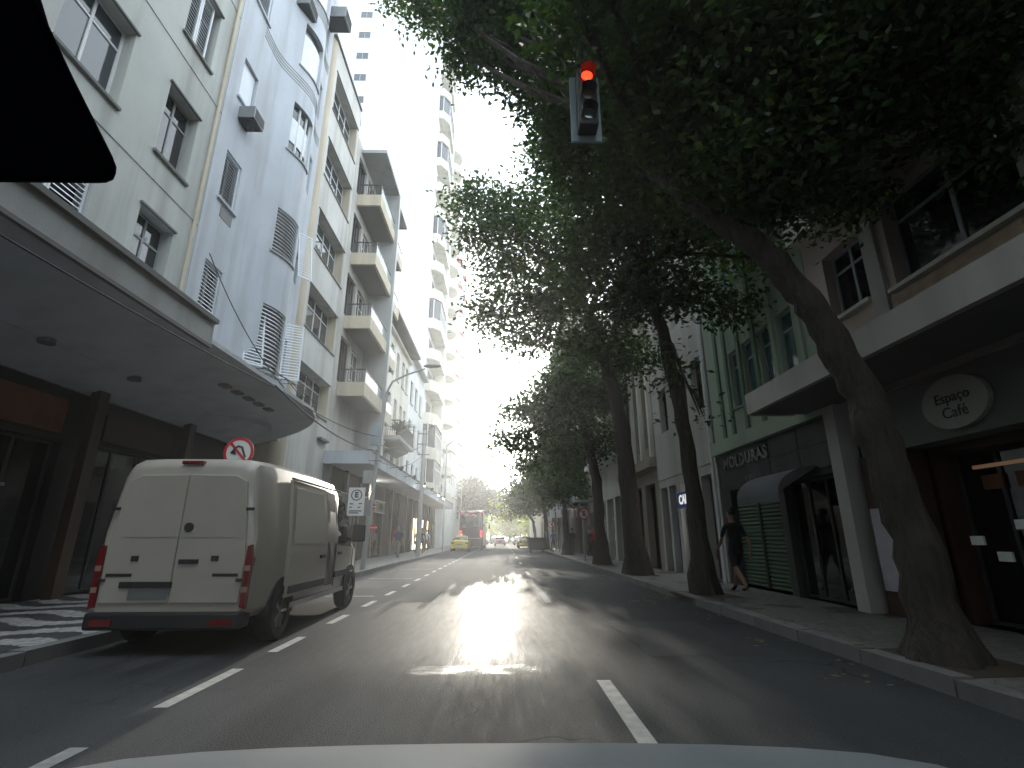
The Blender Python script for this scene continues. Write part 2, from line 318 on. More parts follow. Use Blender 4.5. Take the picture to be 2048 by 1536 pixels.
# ------------------------------------------------------------------ facades and windows
def facade(name, parent, mat, X, side, y0, y1, z0, z1, holes=(), depth=.25, back=9.0, bulge=None, extra_y=(), extra_z=()):
    bl = bulge or (lambda y: 0)
    ys = sorted(set([y0, y1] + [h[0] for h in holes] + [h[1] for h in holes] + list(extra_y)))
    zs = sorted(set([z0, z1] + [h[2] for h in holes] + [h[3] for h in holes] + list(extra_z)))
    ys = [y for y in ys if y0 <= y <= y1]; zs = [z for z in zs if z0 <= z <= z1]
    m = M(); idx = {}
    def V(i, j, d):
        k = (i, j, d)
        if k not in idx: idx[k] = len(m.v); m.v.append((X + side * (bl(ys[i]) - (depth if d else 0)), ys[i], zs[j]))
        return idx[k]
    def hole(i, j):
        if i < 0 or j < 0 or i >= len(ys) - 1 or j >= len(zs) - 1: return False
        yc, zc = (ys[i] + ys[i + 1]) / 2, (zs[j] + zs[j + 1]) / 2
        return any(h[0] < yc < h[1] and h[2] < zc < h[3] for h in holes)
    for i in range(len(ys) - 1):
        for j in range(len(zs) - 1):
            if hole(i, j):
                if not hole(i - 1, j): m.f.append((V(i, j, 0), V(i, j, 1), V(i, j + 1, 1), V(i, j + 1, 0)))
                if not hole(i + 1, j): m.f.append((V(i + 1, j, 0), V(i + 1, j, 1), V(i + 1, j + 1, 1), V(i + 1, j + 1, 0)))
                if not hole(i, j - 1): m.f.append((V(i, j, 0), V(i, j, 1), V(i + 1, j, 1), V(i + 1, j, 0)))
                if not hole(i, j + 1): m.f.append((V(i, j + 1, 0), V(i, j + 1, 1), V(i + 1, j + 1, 1), V(i + 1, j + 1, 0)))
            else: m.f.append((V(i, j, 0), V(i + 1, j, 0), V(i + 1, j + 1, 0), V(i, j + 1, 0)))
    xb = X - side * back; a = X + side * bl(y0); b = X + side * bl(y1)
    m.add([(a, y0, z0), (xb, y0, z0), (xb, y0, z1), (a, y0, z1), (b, y1, z0), (xb, y1, z0), (xb, y1, z1), (b, y1, z1)], [(0, 1, 2, 3), (4, 5, 6, 7), (1, 5, 6, 2)])
    top = [V(i, len(zs) - 1, 0) for i in range(len(ys))]; n = len(m.v); m.v += [(xb, y1, z1), (xb, y0, z1)]; m.f.append(tuple(top + [n, n + 1]))
    return m.build(name, mat, parent, smooth=30 if bulge else None)

WIN = {}
def win_meshes(w, h, kind):
    """meshes in local coordinates: opening in the yz plane, outside towards +x, origin at its lower near corner"""
    key = (round(w, 2), round(h, 2), kind)
    if key in WIN: return WIN[key]
    fr = M(); t = .055
    nv, nh, fm, pm = {'sash': (2, 2, 'frame_white', 'pane'), 'dark': (2, 1, 'frame_dark', 'pane_dark'), 'rib': (4, 2, 'frame_white', 'pane'), 'simple': (2, 1, 'frame_grey', 'pane'), 'tall': (1, 2, 'frame_grey', 'pane_teal'),
                      'open': (2, 2, 'frame_grey', 'pane_dark'), 'hung': (2, 3, 'frame_white', 'pane'), 'plain': (1, 1, 'frame_dark', 'pane_dark'), 'shop': (3, 1, 'frame_dark', 'pane_dark')}[kind]
    fr.box(-.03, .03, 0, t, 0, h); fr.box(-.03, .03, w - t, w, 0, h); fr.box(-.028, .028, t, w - t, 0, t); fr.box(-.028, .028, t, w - t, h - t, h)
    for i in range(1, nv): y = w * i / nv; fr.box(-.022, .022, y - .03, y + .03, t, h - t)
    cuts = [t] + [w * i / nv for i in range(1, nv)] + [w - t]
    for j in range(1, nh):
        z = h * (.72 if nh == 2 else j / nh)
        for i in range(nv): fr.box(-.018, .018, cuts[i] + (.03 if i else 0), cuts[i + 1] - (.03 if i < nv - 1 else 0), z - .025, z + .025)
    pn = M().box(-.012, -.004, t * .5, w - t * .5, t * .5, h - t * .5)
    WIN[key] = (fr.mesh('window', fm), pn.mesh('pane', pm)); return WIN[key]
def window(parent, X, side, y0, y1, z0, z1, kind='sash', depth=.2, dx=0.):
    a, b = win_meshes(y1 - y0, z1 - z0, kind); x = X - side * depth + dx
    o = inst(a, 'window', parent, (x, y0 if side > 0 else y1, z0), 0 if side > 0 else math.pi)
    p = bpy.data.objects.new('pane', b); COL.objects.link(p); p.parent = o; return o
LOUV = {}
def louvre(w, h, mat='shutter_white'):
    k = (round(w, 2), round(h, 2), mat)
    if k not in LOUV:
        m = M(); t = .05; m.box(-.02, .02, 0, t, 0, h); m.box(-.02, .02, w - t, w, 0, h); m.box(-.018, .018, t, w - t, 0, t); m.box(-.018, .018, t, w - t, h - t, h)
        z = t + .02
        while z < h - t - .03: m.add([(-.02, t, z + .045), (-.02, w - t, z + .045), (.018, w - t, z), (.018, t, z), (-.02, t, z + .055), (-.02, w - t, z + .055), (.018, w - t, z + .01), (.018, t, z + .01)], [(0, 1, 2, 3), (4, 5, 6, 7), (3, 2, 6, 7), (0, 1, 5, 4)]); z += .105
        LOUV[k] = m.mesh('shutter', mat)
    return LOUV[k]
def shutters(parent, X, side, y0, y1, z0, z1, n=2, depth=.1, mat='shutter_white'):
    w = (y1 - y0) / n
    for i in range(n):
        y = y0 + i * w if side > 0 else y1 - i * w
        inst(louvre(w - .015, z1 - z0, mat), 'shutter', parent, (X - side * depth, y, z0), 0 if side > 0 else math.pi)
def sill(parent, X, side, y0, y1, z, mat='concrete', out=.07, bl=None):
    m = M(); xs = sorted((X - side * .1, X + side * out)); m.box(xs[0], xs[1], y0 - .06, y1 + .06, z - .07, z - .004); return m.build('sill', mat, parent)

# ------------------------------------------------------------------ ground, road, pavements
def struct(m, name, mat, **k): return tag(m.build(name, mat, **k), kind='structure')
struct(M().box(-300, 300, -75, 420, -.6, -.05), 'ground', 'dirt')
KL, KR, XL, XR = -5.0, 3.85, -8.0, 6.1
road = M(); 
road.add([(KL - .02, -62, 0), (KR + .02, -62, 0), (KR + .02, 230, 0), (KL - .02, 230, 0), (KL - .02, -62, -.3), (KR + .02, -62, -.3), (KR + .02, 230, -.3), (KL - .02, 230, -.3)], [(0, 1, 2, 3), (4, 7, 6, 5), (0, 4, 5, 1), (1, 5, 6, 2), (2, 6, 7, 3), (3, 7, 4, 0)])
struct(road, 'road', 'asphalt')
struct(M().box(-14, KL - .2, -62, 200, -.2, .13), 'pavement_left', 'mosaic_wave')
struct(M().box(KR + .2, 12, -62, 200, -.2, .13), 'pavement_right', 'mosaic_plain')
plaster('granite', (.21, .205, .195), amt=.7, dirt=(.08, .075, .07))
def kerb(name, x0, x1):
    k = thing(name, None, None); k['kind'] = 'structure'
    ms = []
    for s in range(4):
        rr = random.Random(s); m = M(); e = .012
        m.add([(0, e, -.2), (x1 - x0, e, -.2), (x1 - x0, 1.2 - e, -.2), (0, 1.2 - e, -.2), (.01, e, .15 + rr.uniform(-.012, .012)), (x1 - x0 - .01, e, .15 + rr.uniform(-.012, .012)), (x1 - x0 - .01, 1.2 - e, .15 + rr.uniform(-.012, .012)), (.01, 1.2 - e, .15 + rr.uniform(-.012, .012))],
              [(0, 3, 2, 1), (4, 5, 6, 7), (0, 1, 5, 4), (1, 2, 6, 5), (2, 3, 7, 6), (3, 0, 4, 7)]); ms.append(m.mesh('kerb_stone', 'granite'))
    y = -6.; i = 0
    while y < 110: inst(random.choice(ms), 'kerb_stone', k, (x0 + random.uniform(-.008, .008), y, 0)); y += 1.2
kerb('kerb_left', KL - .2, KL); kerb('kerb_right', KR, KR + .2)
plain('asphalt_patch', (.035, .036, .038), .85, bump=.6, bscale=120, var=.3)
rp = thing('road_repairs', None, None); rp['kind'] = 'structure'
for x0, x1, y0, y1 in ((1.7, 3.1, 6.4, 8.9), (-2.3, -1.5, 11.5, 17.5), (2.2, 3.3, 15, 21), (-4.6, -3.2, 14.5, 17)):
    rr_ = random.Random(x0); n_ = 7; e_ = lambda: rr_.uniform(-.05, .05)
    pl_ = [(x0 + e_(), y0 + (y1 - y0) * k / n_) for k in range(n_)] + [(x0 + (x1 - x0) * k / 4, y1 + e_()) for k in range(4)] + [(x1 + e_(), y1 - (y1 - y0) * k / n_) for k in range(n_)] + [(x1 - (x1 - x0) * k / 4, y0 + e_()) for k in range(4)]
    M().add([(a, b, .0025) for a, b in pl_], [tuple(range(len(pl_)))[::-1]]).build('repair_patch', 'asphalt_patch', rp)
mk = thing('road_markings', None, None); mk['kind'] = 'structure'
def strip(x0, x1, y0, y1, z=.004): return M().add([(x0, y0, z), (x1, y0, z), (x1, y1, z), (x0, y1, z)], [(0, 1, 2, 3)])
y = 3.35
while y < 120: strip(.9, 1.03, y, y + 2.05).build('lane_dash', 'marking', mk); y += 8
y = 2.6
while y < 70: strip(-2.78, -2.66, y, y + (1.25 if y < 6 else .95)).build('lane_dash', 'marking', mk); y += 2.05
for y in (12.6, 17.8, 23.0, 28.2, 33.4): strip(-4.4, -2.95, y, y + .1).build('bay_mark', 'marking', mk)


# ================================================================== LEFT SIDE
# ---- A: pale grey-green block above the deep canopy
bA = thing('apartment_block', 'pale grey-green plastered block with white louvred shutters above a deep concrete canopy', 'building', (XL, -2, 0))
holes = []; colsA = [(-3.6, -2.5), (-.2, .9), (3.6, 4.7), (6.9, 8.45), (9.65, 10.8)]
rowsA = [(6.35, 8.35), (9.8, 11.75), (13.4, 15.35), (17.0, 18.95), (20.6, 22.5)]
for c in colsA:
    for r in rowsA: holes.append((c[0], c[1], r[0], r[1]))
facade('wall', bA, 'wall_greygreen', XL, 1, -60, 11.59, 4.6, 25, holes, .32)
kinds = {(3, 0): 'sh', (3, 1): 'sash', (4, 0): 'open', (4, 1): 'open', (4, 2): 'sh', (3, 2): 'sash', (4, 3): 'sash'}
for i, c in enumerate(colsA):
    for j, r in enumerate(rowsA):
        k = kinds.get((i, j), 'sash')
        w = window(bA, XL, 1, c[0], c[1], r[0], r[1], 'open' if k == 'sh' else k, .26)
        if k == 'sh': shutters(bA, XL, 1, c[0], c[1] - (.0 if (i, j) != (4, 2) else .18), r[0], r[1], 2, .1)
        elif k == 'sash': M().box(XL - .4, XL - .33, c[0] + .05, c[1] - .1, r[0] + .4, r[1]).build('curtain', 'curtain', bA)
        sill(bA, XL, 1, c[0], c[1], r[0], 'concrete_dark')
        M().box(XL - .05, XL + .06, c[0] - .05, c[1] + .05, r[1] + .004, r[1] + .05).build('lintel_drip', 'concrete_dark', bA)
for z in (9.1, 12.75, 16.3, 19.9): M().box(XL - .02, XL + .018, -8, 11.58, z, z + .035).build('string_course', 'wall_greygreen', bA)
# shop level below, set back under the canopy
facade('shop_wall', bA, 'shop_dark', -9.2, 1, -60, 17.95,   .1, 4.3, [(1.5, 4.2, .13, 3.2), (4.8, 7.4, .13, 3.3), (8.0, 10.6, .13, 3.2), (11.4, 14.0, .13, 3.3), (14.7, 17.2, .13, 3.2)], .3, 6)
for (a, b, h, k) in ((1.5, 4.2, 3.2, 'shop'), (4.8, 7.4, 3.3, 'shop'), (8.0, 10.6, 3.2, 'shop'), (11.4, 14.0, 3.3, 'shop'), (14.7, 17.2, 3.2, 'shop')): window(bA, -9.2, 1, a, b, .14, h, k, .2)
for (a, b, z, h, mt) in ((4.9, 7.3, 3.4, .62, 'shop_brown'), (8.2, 10.4, 3.35, .7, 'sign_orange_dim'), (11.5, 13.9, 3.4, .6, 'shop_brown'), (1.6, 4.1, 3.4, .6, 'shop_brown')):
    if mt not in MATS: plain(mt, (.16, .055, .02), .6, var=.5)
    s_ = solo(M().box(-9.19, -9.08, a, b, z, z + h), 'shop_sign', mt, {4.9: 'dark brown shop sign board under the concrete canopy beside the van', 8.2: 'dull orange sign board over a shop behind the white van', 11.5: 'brown sign board above the shop past the van door', 1.6: 'brown sign board above the first shop under the canopy'}[a], 'sign')
for yy in (4.5, 7.7, 11.0, 14.35): M().box(-9.05, -8.85, yy - .14, yy + .14, .13, 4.4).build('pillar', 'shop_brown', bA)
for yy, z in ((5.6, 2.6), (6.2, 1.45), (8.8, 2.2)): M().box(-9.1, -9.07, yy - .7, yy + .7, z, z + .06).build('shelf_edge', 'metal_grey', bA)
# ---- canopy over the pavement, upstand only along the first building; rounded far end
cn = thing('concrete_canopy', 'deep grey concrete canopy with a rounded end hanging over the pavement', 'canopy', (XL, 4, 4.6))
XC = -6.0
end = [(XC, 15.6)] + [(XC - .06 - 2.0 * (1 - math.cos(t)), 15.6 + 2.2 * math.sin(t)) for t in [R(8) * k for k in range(1, 12)]]
poly = [(-9.18, -8), (XC, -8)] + end + [(-9.18, 17.85)]
slab = M(); n = len(poly)
zo = lambda x: 4.32 + (x + 9.18) / 3.18 * .8
slab.add([(x, y, zo(x)) for x, y in poly] + [(x, y, 5.22) for x, y in poly], [tuple(range(n))[::-1], tuple(range(n, 2 * n))] + [(i, (i + 1) % n, n + (i + 1) % n, n + i) for i in range(n)])
slab.build('slab', 'soffit', cn, smooth=25)
up = M().box(XC - .16, XC + .03, -8, 9.75, 5.06, 5.52).build('upstand', 'concrete', cn)
M().box(XC - .3, XC + .1, -8, 9.78, 5.524, 5.62).build('coping', 'concrete_dark', up)
M().box(XC - .02, XC + .05, -8, 9.75, 4.99, 5.055).build('drip_edge', 'concrete_dark', up)
for k in range(5): M().box(-6.95, -6.75, 11.9 + k * .6, 12.2 + k * .6, 4.84, 4.9).build('vent', 'concrete_dark', cn)
for yy in (6.2, 8.4, 10.6): M().prism([(-8 + .13 * math.cos(a * .5236), yy + .13 * math.sin(a * .5236)) for a in range(12)], 4.55, 4.64).build('light_fitting', 'concrete_dark', cn)

# ---- B: smooth blue-grey block with a bowed bay
bB = thing('apartment_block', 'smooth blue-grey apartment block with a bowed bay and incised wave lines', 'building', (XL, 14.8, 0))
def bow(y):
    if y < 13.6 or y > 17.7: return 0.
    t = (y - 13.6) / 4.1; return .62 * math.sin(math.pi * t) ** 2
B0, B1 = 11.61, 18.04
rowsB = [(6.3, 8.45), (10.35, 12.0), (14.4, 16.5), (18.2, 20.3), (21.9, 23.9)]
cB1 = (12.15, 13.0); cB2 = (14.75, 15.95); cB3 = (17.1, 17.6)
rowsN = [(6.5, 8.5), (10.45, 12.05), (14.0, 15.5), (17.9, 19.4), (21.6, 23.2)]
holes = [(cB1[0], cB1[1], r[0], r[1]) for r in rowsN] + [(cB2[0], cB2[1], r[0], r[1]) for r in rowsB] + [(cB3[0], cB3[1], r[0] + .2, r[1] - .2) for r in rowsB]
facade('wall', bB, 'wall_bluegrey', XL, 1, B0, B1, 4.6, 27.5, holes, .22, 9, bow, [B0 + .2 * k for k in range(33) if not any(abs(B0 + .2 * k - c) < .06 for q in (cB1, cB2, cB3) for c in q)])
def curved_panel(y0, y1, z0, z1, off, mat, name, parent, th=.03, n=6):
    m = M(); ys = [y0 + (y1 - y0) * i / n for i in range(n + 1)]
    pts = [(XL + bow(q) + off, q) for q in ys] + [(XL + bow(q) + off - th, q) for q in ys[::-1]]
    return m.prism(pts, z0, z1).build(name, mat, parent)
def curved_louvre(y0, y1, z0, z1, off, parent):
    m = M(); n = 6; ys = [y0 + (y1 - y0) * i / n for i in range(n + 1)]; z = z0
    while z < z1:
        for a, b in zip(ys, ys[1:]):
            xa, xb = XL + bow(a) + off, XL + bow(b) + off
            m.add([(xa - .03, a, z + .05), (xb - .03, b, z + .05), (xb + .03, b, z), (xa + .03, a, z), (xa - .03, a, z + .065), (xb - .03, b, z + .065), (xb + .03, b, z + .015), (xa + .03, a, z + .015)], [(0, 1, 2, 3), (4, 5, 6, 7), (3, 2, 6, 7)])
        z += .13
    curved_panel(y0, y1, z0, z1, off - .035, 'concrete_dark', 'shutter_back', parent, .02)
    return m.build('shutter', 'shutter_white', parent)
for j, r in enumerate(rowsB):
    p_ = curved_panel(cB2[0], cB2[1], r[0], r[1], -.17, 'pane', 'window', bB)
    if j in (0, 1): curved_louvre(cB2[0], cB2[1], r[0], r[1], -.06, bB)
    elif j == 2:
        for q in (14.75, 15.15, 15.55, 15.9): M().box(XL + bow(q) - .16, XL + bow(q) - .1, q, q + .05, r[0], r[1]).build('mullion', 'frame_white', p_)
        curved_panel(cB2[0], cB2[1], r[0] + .5, r[0] + 1.5, -.13, 'shutter_white', 'blind', p_, .02)
    else: curved_panel(cB2[0], cB2[1], r[0], r[1] - .45, -.1, 'shutter_white', 'blind', p_, .03)
    curved_panel(cB2[0] - .08, cB2[1] + .08, r[0] - .06, r[0] - .002, .06, 'concrete', 'sill', bB, .12)
    curved_panel(cB3[0], cB3[1], r[0] + .2, r[1] - .2, -.15, 'shutter_white' if j > 0 else 'pane', 'narrow_window', bB, .03, 3)
for j, r in enumerate(rowsN):
    window(bB, XL, 1, cB1[0], cB1[1], r[0], r[1], 'simple', .2)
    if j != 2: shutters(bB, XL, 1, cB1[0], cB1[1], r[0], r[1], 1, .07)
    else: M().box(XL - .13, XL - .1, cB1[0] + .03, cB1[1] - .03, r[0] + .1, r[1]).build('blind', 'shutter_white', bB)
    sill(bB, XL, 1, cB1[0], cB1[1], r[0], 'wall_bluegrey')
for zc in (17.3, 21.3):                                     # incised lines that follow the bay
    for q in range(4): curved_panel(12.9, 17.95, zc + q * .13, zc + q * .13 + .035, .016, 'concrete', 'wave_line', bB, .03, 26)
for j in (0,):                                              # louvred shutters swung open from the lowest window
    for y0, dx in ((14.35, .0), (15.98, .05)):
        o = inst(louvre(.62, 2.1), 'shutter', bB, (XL + bow(y0) + .03, y0, 6.3)); o.rotation_euler = (0, R(-9), R(-38 if y0 < 15 else -62))
o = inst(louvre(.55, 2.0), 'shutter', bB, (XL + bow(16.4) + .05, 16.6, 10.4)); o.rotation_euler = (0, R(-10), R(-40))
def ac_unit(loc, w, label, group, d=.5, h=.42):
    t = thing('air_conditioner', label, 'air conditioner', loc, group); x, y, z = loc
    M().box(x, x + d, y, y + w, z, z + h).build('case', 'metal_grey' if w > .55 else 'frame_white', t, bevel=.015)
    g = M()
    for k in range(6): g.box(x + d + .002, x + d + .015, y + .04, y + w - .04, z + .05 + k * (h - .1) / 6, z + .05 + k * (h - .1) / 6 + .03)
    g.build('grille', 'metal_dark', t)
    M().box(x, x + d * .9, y + .05, y + w - .05, z - .04, z - .004).build('bracket', 'metal_dark', t); return t
G_ = 'air conditioners under the narrow windows of the blue-grey block'
ac_unit((XL, 12.3, 13.35), .6, 'window air conditioner under the middle narrow window of the blue-grey block', G_)
ac_unit((XL + .02, 14.2, 20.6), .8, 'boxy air conditioner high on the blue-grey block beside the wave lines', G_, .6, .5)
ac_unit((XL, 16.9, 23.5), .8, 'boxy air conditioner near the top of the bowed bay', G_, .9, .6)
M().box(XL - .18, XL + .01, 12.35, 12.95, 9.95, 10.3).build('air_conditioner_slot', 'shop_dark', bB)
M().box(XL - .18, XL + .01, 12.4, 12.95, 6.0, 6.4).build('air_conditioner_slot', 'shop_dark', bB)

# ---- C: off-white block with ribbon windows and a rounded tan corner
bC = thing('apartment_block', 'off-white block with long ribbon windows and a rounded tan corner pier', 'building', (XL, 20.4, 0))
rowsC = [(6.35, 7.95), (9.5, 11.4), (13.0, 14.95), (16.75, 18.7), (20.4, 22.55)]
C0, C1 = 18.62, 22.78
holes = [(18.95, 22.45, a, b) for a, b in rowsC]
facade('wall', bC, 'wall_offwhite', XL, 1, C0, C1, .1, 24.0, holes, .5, 9)
pier = [(XL - .9, 18.06)] + [(XL - .55 + .55 * math.sin(R(a)), 18.61 - .55 * math.cos(R(a))) for a in range(0, 91, 10)] + [(XL - .9, 18.61)]
M().prism(pier, .1, 24.0).build('corner_pier', 'wall_tan', bC, smooth=30)
for a, b in rowsC:
    w = window(bC, XL, 1, 18.95, 22.45, a, b, 'rib', .42)
    M().box(XL - .6, XL - .52, 19.0, 22.4, a + .25, b - .3).build('curtain', 'curtain', w.parent)
    M().box(XL - .498, XL - .006, 22.41, 22.447, a + .005, b - .005).build('reveal', 'wall_tan', bC)  # tan colour paints warm light onto the far cheek of each opening
    M().box(XL - .05, XL + .05, 18.85, 22.55, a - .06, a - .004).build('sill', 'concrete_dark', bC)
    M().box(XL - .02, XL + .04, 18.85, 22.55, b + .004, b + .05).build('lintel_drip', 'concrete_dark', bC)
M().box(XL - 2, XL + .08, 18.2, 22.7, 24.004, 24.12).build('coping', 'concrete_dark', bC)
M().box(XL - 4.5, XL - 3, 20, 22.6, 24.125, 26.3).build('stair_head', 'wall_tan', bC)
M().box(XL, XL + .18, 21.6, 22.7, 5.35, 5.45).build('ledge', 'concrete_dark', bC)

# ---- D: block of deep balconies with glass and bar railings
bD = thing('balcony_block', 'block of deep projecting balconies with glass railings and tan slab ends', 'building', (XL, 26.5, 0))
lev = [7.85, 11.35, 14.95, 18.55]
holes = [(a, a + 1.5, z + .68, z + 3.0) for z in lev for a in (23.3, 25.2, 27.9, 29.5)]
facade('wall', bD, 'wall_lightgrey', XL, 1, 22.82, 31.0, .1, 22.4, holes, .2, 9)
for z in lev:
    for a in (23.3, 25.2, 27.9, 29.5): window(bD, XL, 1, a, a + 1.5, z + .68, z + 3.0, 'dark' if a != 25.2 else 'hung', .15)
def balcony(z, y0, y1, xo=-6.72):
    s = M().box(XL + .003, xo, y0, y1, z, z + .14); s.build('balcony_slab', 'concrete_dark', bD)
    f = M().box(xo - .12, xo + .02, y0 - .02, y1, z - .02, z + .66); f.box(XL + .004, xo - .123, y0 - .02, y0 + .1, z - .02, z + .66)
    fo = f.build('balcony_parapet', 'wall_tan', bD)
    r = M(); yb = y0 + .05
    x = XL + .15
    while x < xo: r.box(x - .012, x + .012, yb - .012, yb + .012, z + .66, z + 1.3); x += .14
    r.box(XL + .05, xo, yb - .025, yb + .025, z + 1.3, z + 1.35); r.box(xo - .07, xo - .02, y0 + .08, y1, z + 1.3, z + 1.35); r.build('railing', 'metal_dark', fo)
    n = 4
    for k in range(n):
        a = y0 + .12 + (y1 - y0 - .15) * k / n; M().box(xo - .05, xo - .035, a + .02, a + (y1 - y0 - .15) / n - .02, z + .68, z + 1.28).build('glass_panel', 'pane_teal' if False else 'rail_glass', fo)
def glassy():
    m, nt, p, N, L = newmat('rail_glass'); p.inputs['Base Color'].default_value = (.5, .58, .56, 1); p.inputs['Roughness'].default_value = .08; p.inputs['Alpha'].default_value = .45; MATS['rail_glass'] = m
glassy()
for z in lev: balcony(z, 23.55, 27.15); balcony(z, 27.38, 30.7, -6.95)
M().box(XL + .004, -6.6, 27.17, 27.36, 5.3, 22.0).build('fin_wall', 'concrete', bD)
M().box(XL + .005, -6.6, 23.5, 27.16, 21.95, 22.16).build('roof_slab', 'concrete', bD); M().box(XL + .005, -6.8, 27.38, 30.9, 21.95, 22.12).build('roof_slab', 'concrete', bD)
M().tube([(-6.55, 27.26, 5.3), (-6.55, 27.26, 22.0)], .05, 8).build('rain_pipe', 'frame_white', bD)

# ---- long shop canopy with boxy white fascia, shops below
c2 = thing('shop_canopy', 'long flat shop canopy with pale blue-white fascia running down the street', 'canopy', (-7, 40, 4.4))
M().box(XL + .004, -6.02, 22.7, 61.8, 4.52, 4.7).build('slab', 'soffit', c2)
fz = M().box(-6.018, -5.9, 22.62, 61.8, 4.45, 5.02); fz.box(XL + .004, -6.02, 22.62, 22.698, 4.45, 5.02); fz.build('fascia', 'canopy_blue', c2)
M().box(-6.08, -5.86, 22.58, 61.8, 5.024, 5.09).build('coping', 'concrete_dark', c2)
sp_ = [(26.5, 4.1), (30.5, 4.1), (34.5, 4.1), (38.5, 4.1), (43.0, 4.1), (46.6, 4.1)]
for k, (yy, z) in enumerate(sp_):
    lit = k in (2, 4, 5)
    t = thing('spotlight', 'lit white spotlight on an arm off the shop canopy edge' if lit else 'unlit spotlight on a thin arm off the shop canopy edge', 'lamp', (-5.85, yy, 4.75), 'spotlights along the canopy')
    M().tube([(-5.895, yy, 4.75), (-5.2, yy, 4.82)], .018, 6).build('arm', 'metal_dark', t)
    h_ = M().tube([(-5.2, yy, 4.84), (-5.32, yy, 4.66)], [.07, .12], 10).build('lamp_head', 'metal_dark', t, smooth=40)
    M().tube([(-5.322, yy, 4.655), (-5.335, yy, 4.635)], .1, 10).build('lens', 'lamp_lit' if lit else 'pane', t)
# shop fronts under the long canopy
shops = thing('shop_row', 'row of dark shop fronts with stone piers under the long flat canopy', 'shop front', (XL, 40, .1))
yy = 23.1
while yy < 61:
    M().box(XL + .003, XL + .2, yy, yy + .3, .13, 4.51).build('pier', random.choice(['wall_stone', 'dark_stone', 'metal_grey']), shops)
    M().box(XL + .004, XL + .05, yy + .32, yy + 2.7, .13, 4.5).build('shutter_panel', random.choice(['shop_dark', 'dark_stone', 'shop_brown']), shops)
    if random.random() < .5: window(shops, XL + .1, 1, yy + .35, yy + 2.65, .2, 2.9, 'shop', 0)
    yy += 2.74
def shop_sign(y0, y1, z0, z1, txt, size, label, bm='sign_cream', tm='sign_black'):
    t = thing('shop_sign', label, 'sign', (XL + .2, y0, z0)); M().box(XL + .21, XL + .33, y0, y1, z0, z1).build('board', bm, t)
    e = M(); e.box(XL + .334, XL + .35, y0, y1, z0, z0 + .06); e.box(XL + .334, XL + .35, y0, y1, z1 - .06, z1); e.build('border', 'sign_white', t)
    lettering(txt, size, tm, t, (XL + .338, (y0 + y1) / 2, (z0 + z1) / 2), '+x', .005, 1, .006)
shop_sign(26.3, 29.4, 2.75, 3.5, 'DROGARIA', .5, 'cream rectangular shop sign with dark lettering beyond the parking sign')
shop_sign(31.6, 34.0, 2.75, 3.5, 'LOJA', .5, 'second cream shop sign with dark lettering under the canopy')
shop_sign(22.9, 25.6, 2.6, 3.4, 'CASA', .5, 'grey sign board on the first shop under the long canopy', 'metal_grey')
for (yy, z, lab) in ((30.2, 3.0, 'small red round no-entry disc high on a shop pier'), (30.8, 1.85, 'small red round disc low on a shop pier')):
    t = thing('red_disc', lab, 'sign', (-7.6, yy, z)); M().prism([(-7.55 + .2 * math.cos(a * .3927), z + .2 * math.sin(a * .3927)) for a in range(16)], yy, yy + .03, 'y').build('disc', 'sign_red', t)
    M().box(-7.78, -7.32, yy - .006, yy - .002, z - .03, z + .03).build('bar', 'sign_white', t); M().box(-7.9, -7.56, yy + .032, yy + .06, z - .02, z + .02).build('bracket', 'metal_dark', t)
for yy in (30.4,): M().box(XL + .21, XL + .24, yy - .4, yy + .3, .13, 4.4).build('lit_pier', 'wall_tan', shops); M().box(XL + .25, XL + .4, yy - .15, yy + .15, 3.75, 3.9).build('shop_lamp', 'lamp_lit', shops)
for yy in (46.0, 47.2, 51, 54.4): M().box(XL + .21, XL + .25, yy, yy + .16, .3, 2.9).build('added_glow_strip', 'warm_glow', shops)  # added glowing strips stand for light inside the shops

# ---- E1, E2: lower old houses
e1 = thing('townhouse', 'old cream three storey house with dark overhanging eaves and small balconies', 'building', (XL, 36, 0))
hE = [(a, a + .95, z, z + 2.1) for z in (5.5, 9.0, 12.6) for a in (31.8, 33.9, 36.0, 38.1, 39.6)]
facade('wall', e1, 'wall_cream', XL, 1, 31.02, 41.2, .1, 15.9, hE, .22, 9)
for h in hE: window(e1, XL, 1, *h, 'sash', .16); sill(e1, XL, 1, h[0], h[1], h[2])
M().box(XL - 9, XL + .9, 31.05, 41.15, 15.904, 16.1).build('roof', 'concrete_dark', e1)
M().box(XL + .003, XL + .25, 31.05, 41.15, 15.4, 15.6).build('cornice', 'wall_cream', e1)
bl = M().box(XL + .004, XL + 1.15, 33.2, 38.8, 7.55, 7.8).build('balcony_slab', 'concrete', e1)
M().prism([(XL + .005, 6.9), (XL + .9, 7.3), (XL + .9, 7.545), (XL + .005, 7.545)], 34.2, 37.8, 'y').build('corbel', 'concrete_dark', bl)
rl = M()
for k in range(40): rl.box(XL + 1.07, XL + 1.1, 33.25 + k * .14, 33.28 + k * .14, 7.8, 8.8)
for k in range(8): rl.box(XL + .05 + k * .14, XL + .08 + k * .14, 33.22, 33.25, 7.8, 8.8)
rl.box(XL + .02, XL + 1.12, 33.2, 33.27, 8.8, 8.85); rl.box(XL + 1.05, XL + 1.12, 33.272, 38.8, 8.8, 8.85); rl.build('railing', 'metal_dark', bl)
e2 = thing('townhouse', 'narrow cream house with stepped parapet beside the white tower', 'building', (XL, 45, 0))
hE = [(a, a + 1.3, z, z + 2.0) for z in (5.5, 9.0, 12.4) for a in (42.0, 44.4, 46.8)]
facade('wall', e2, 'wall_white2', XL, 1, 41.22, 48.9, .1, 16.2, hE, .22, 9)
for h in hE: window(e2, XL, 1, *h, 'simple', .16); sill(e2, XL, 1, h[0], h[1], h[2])
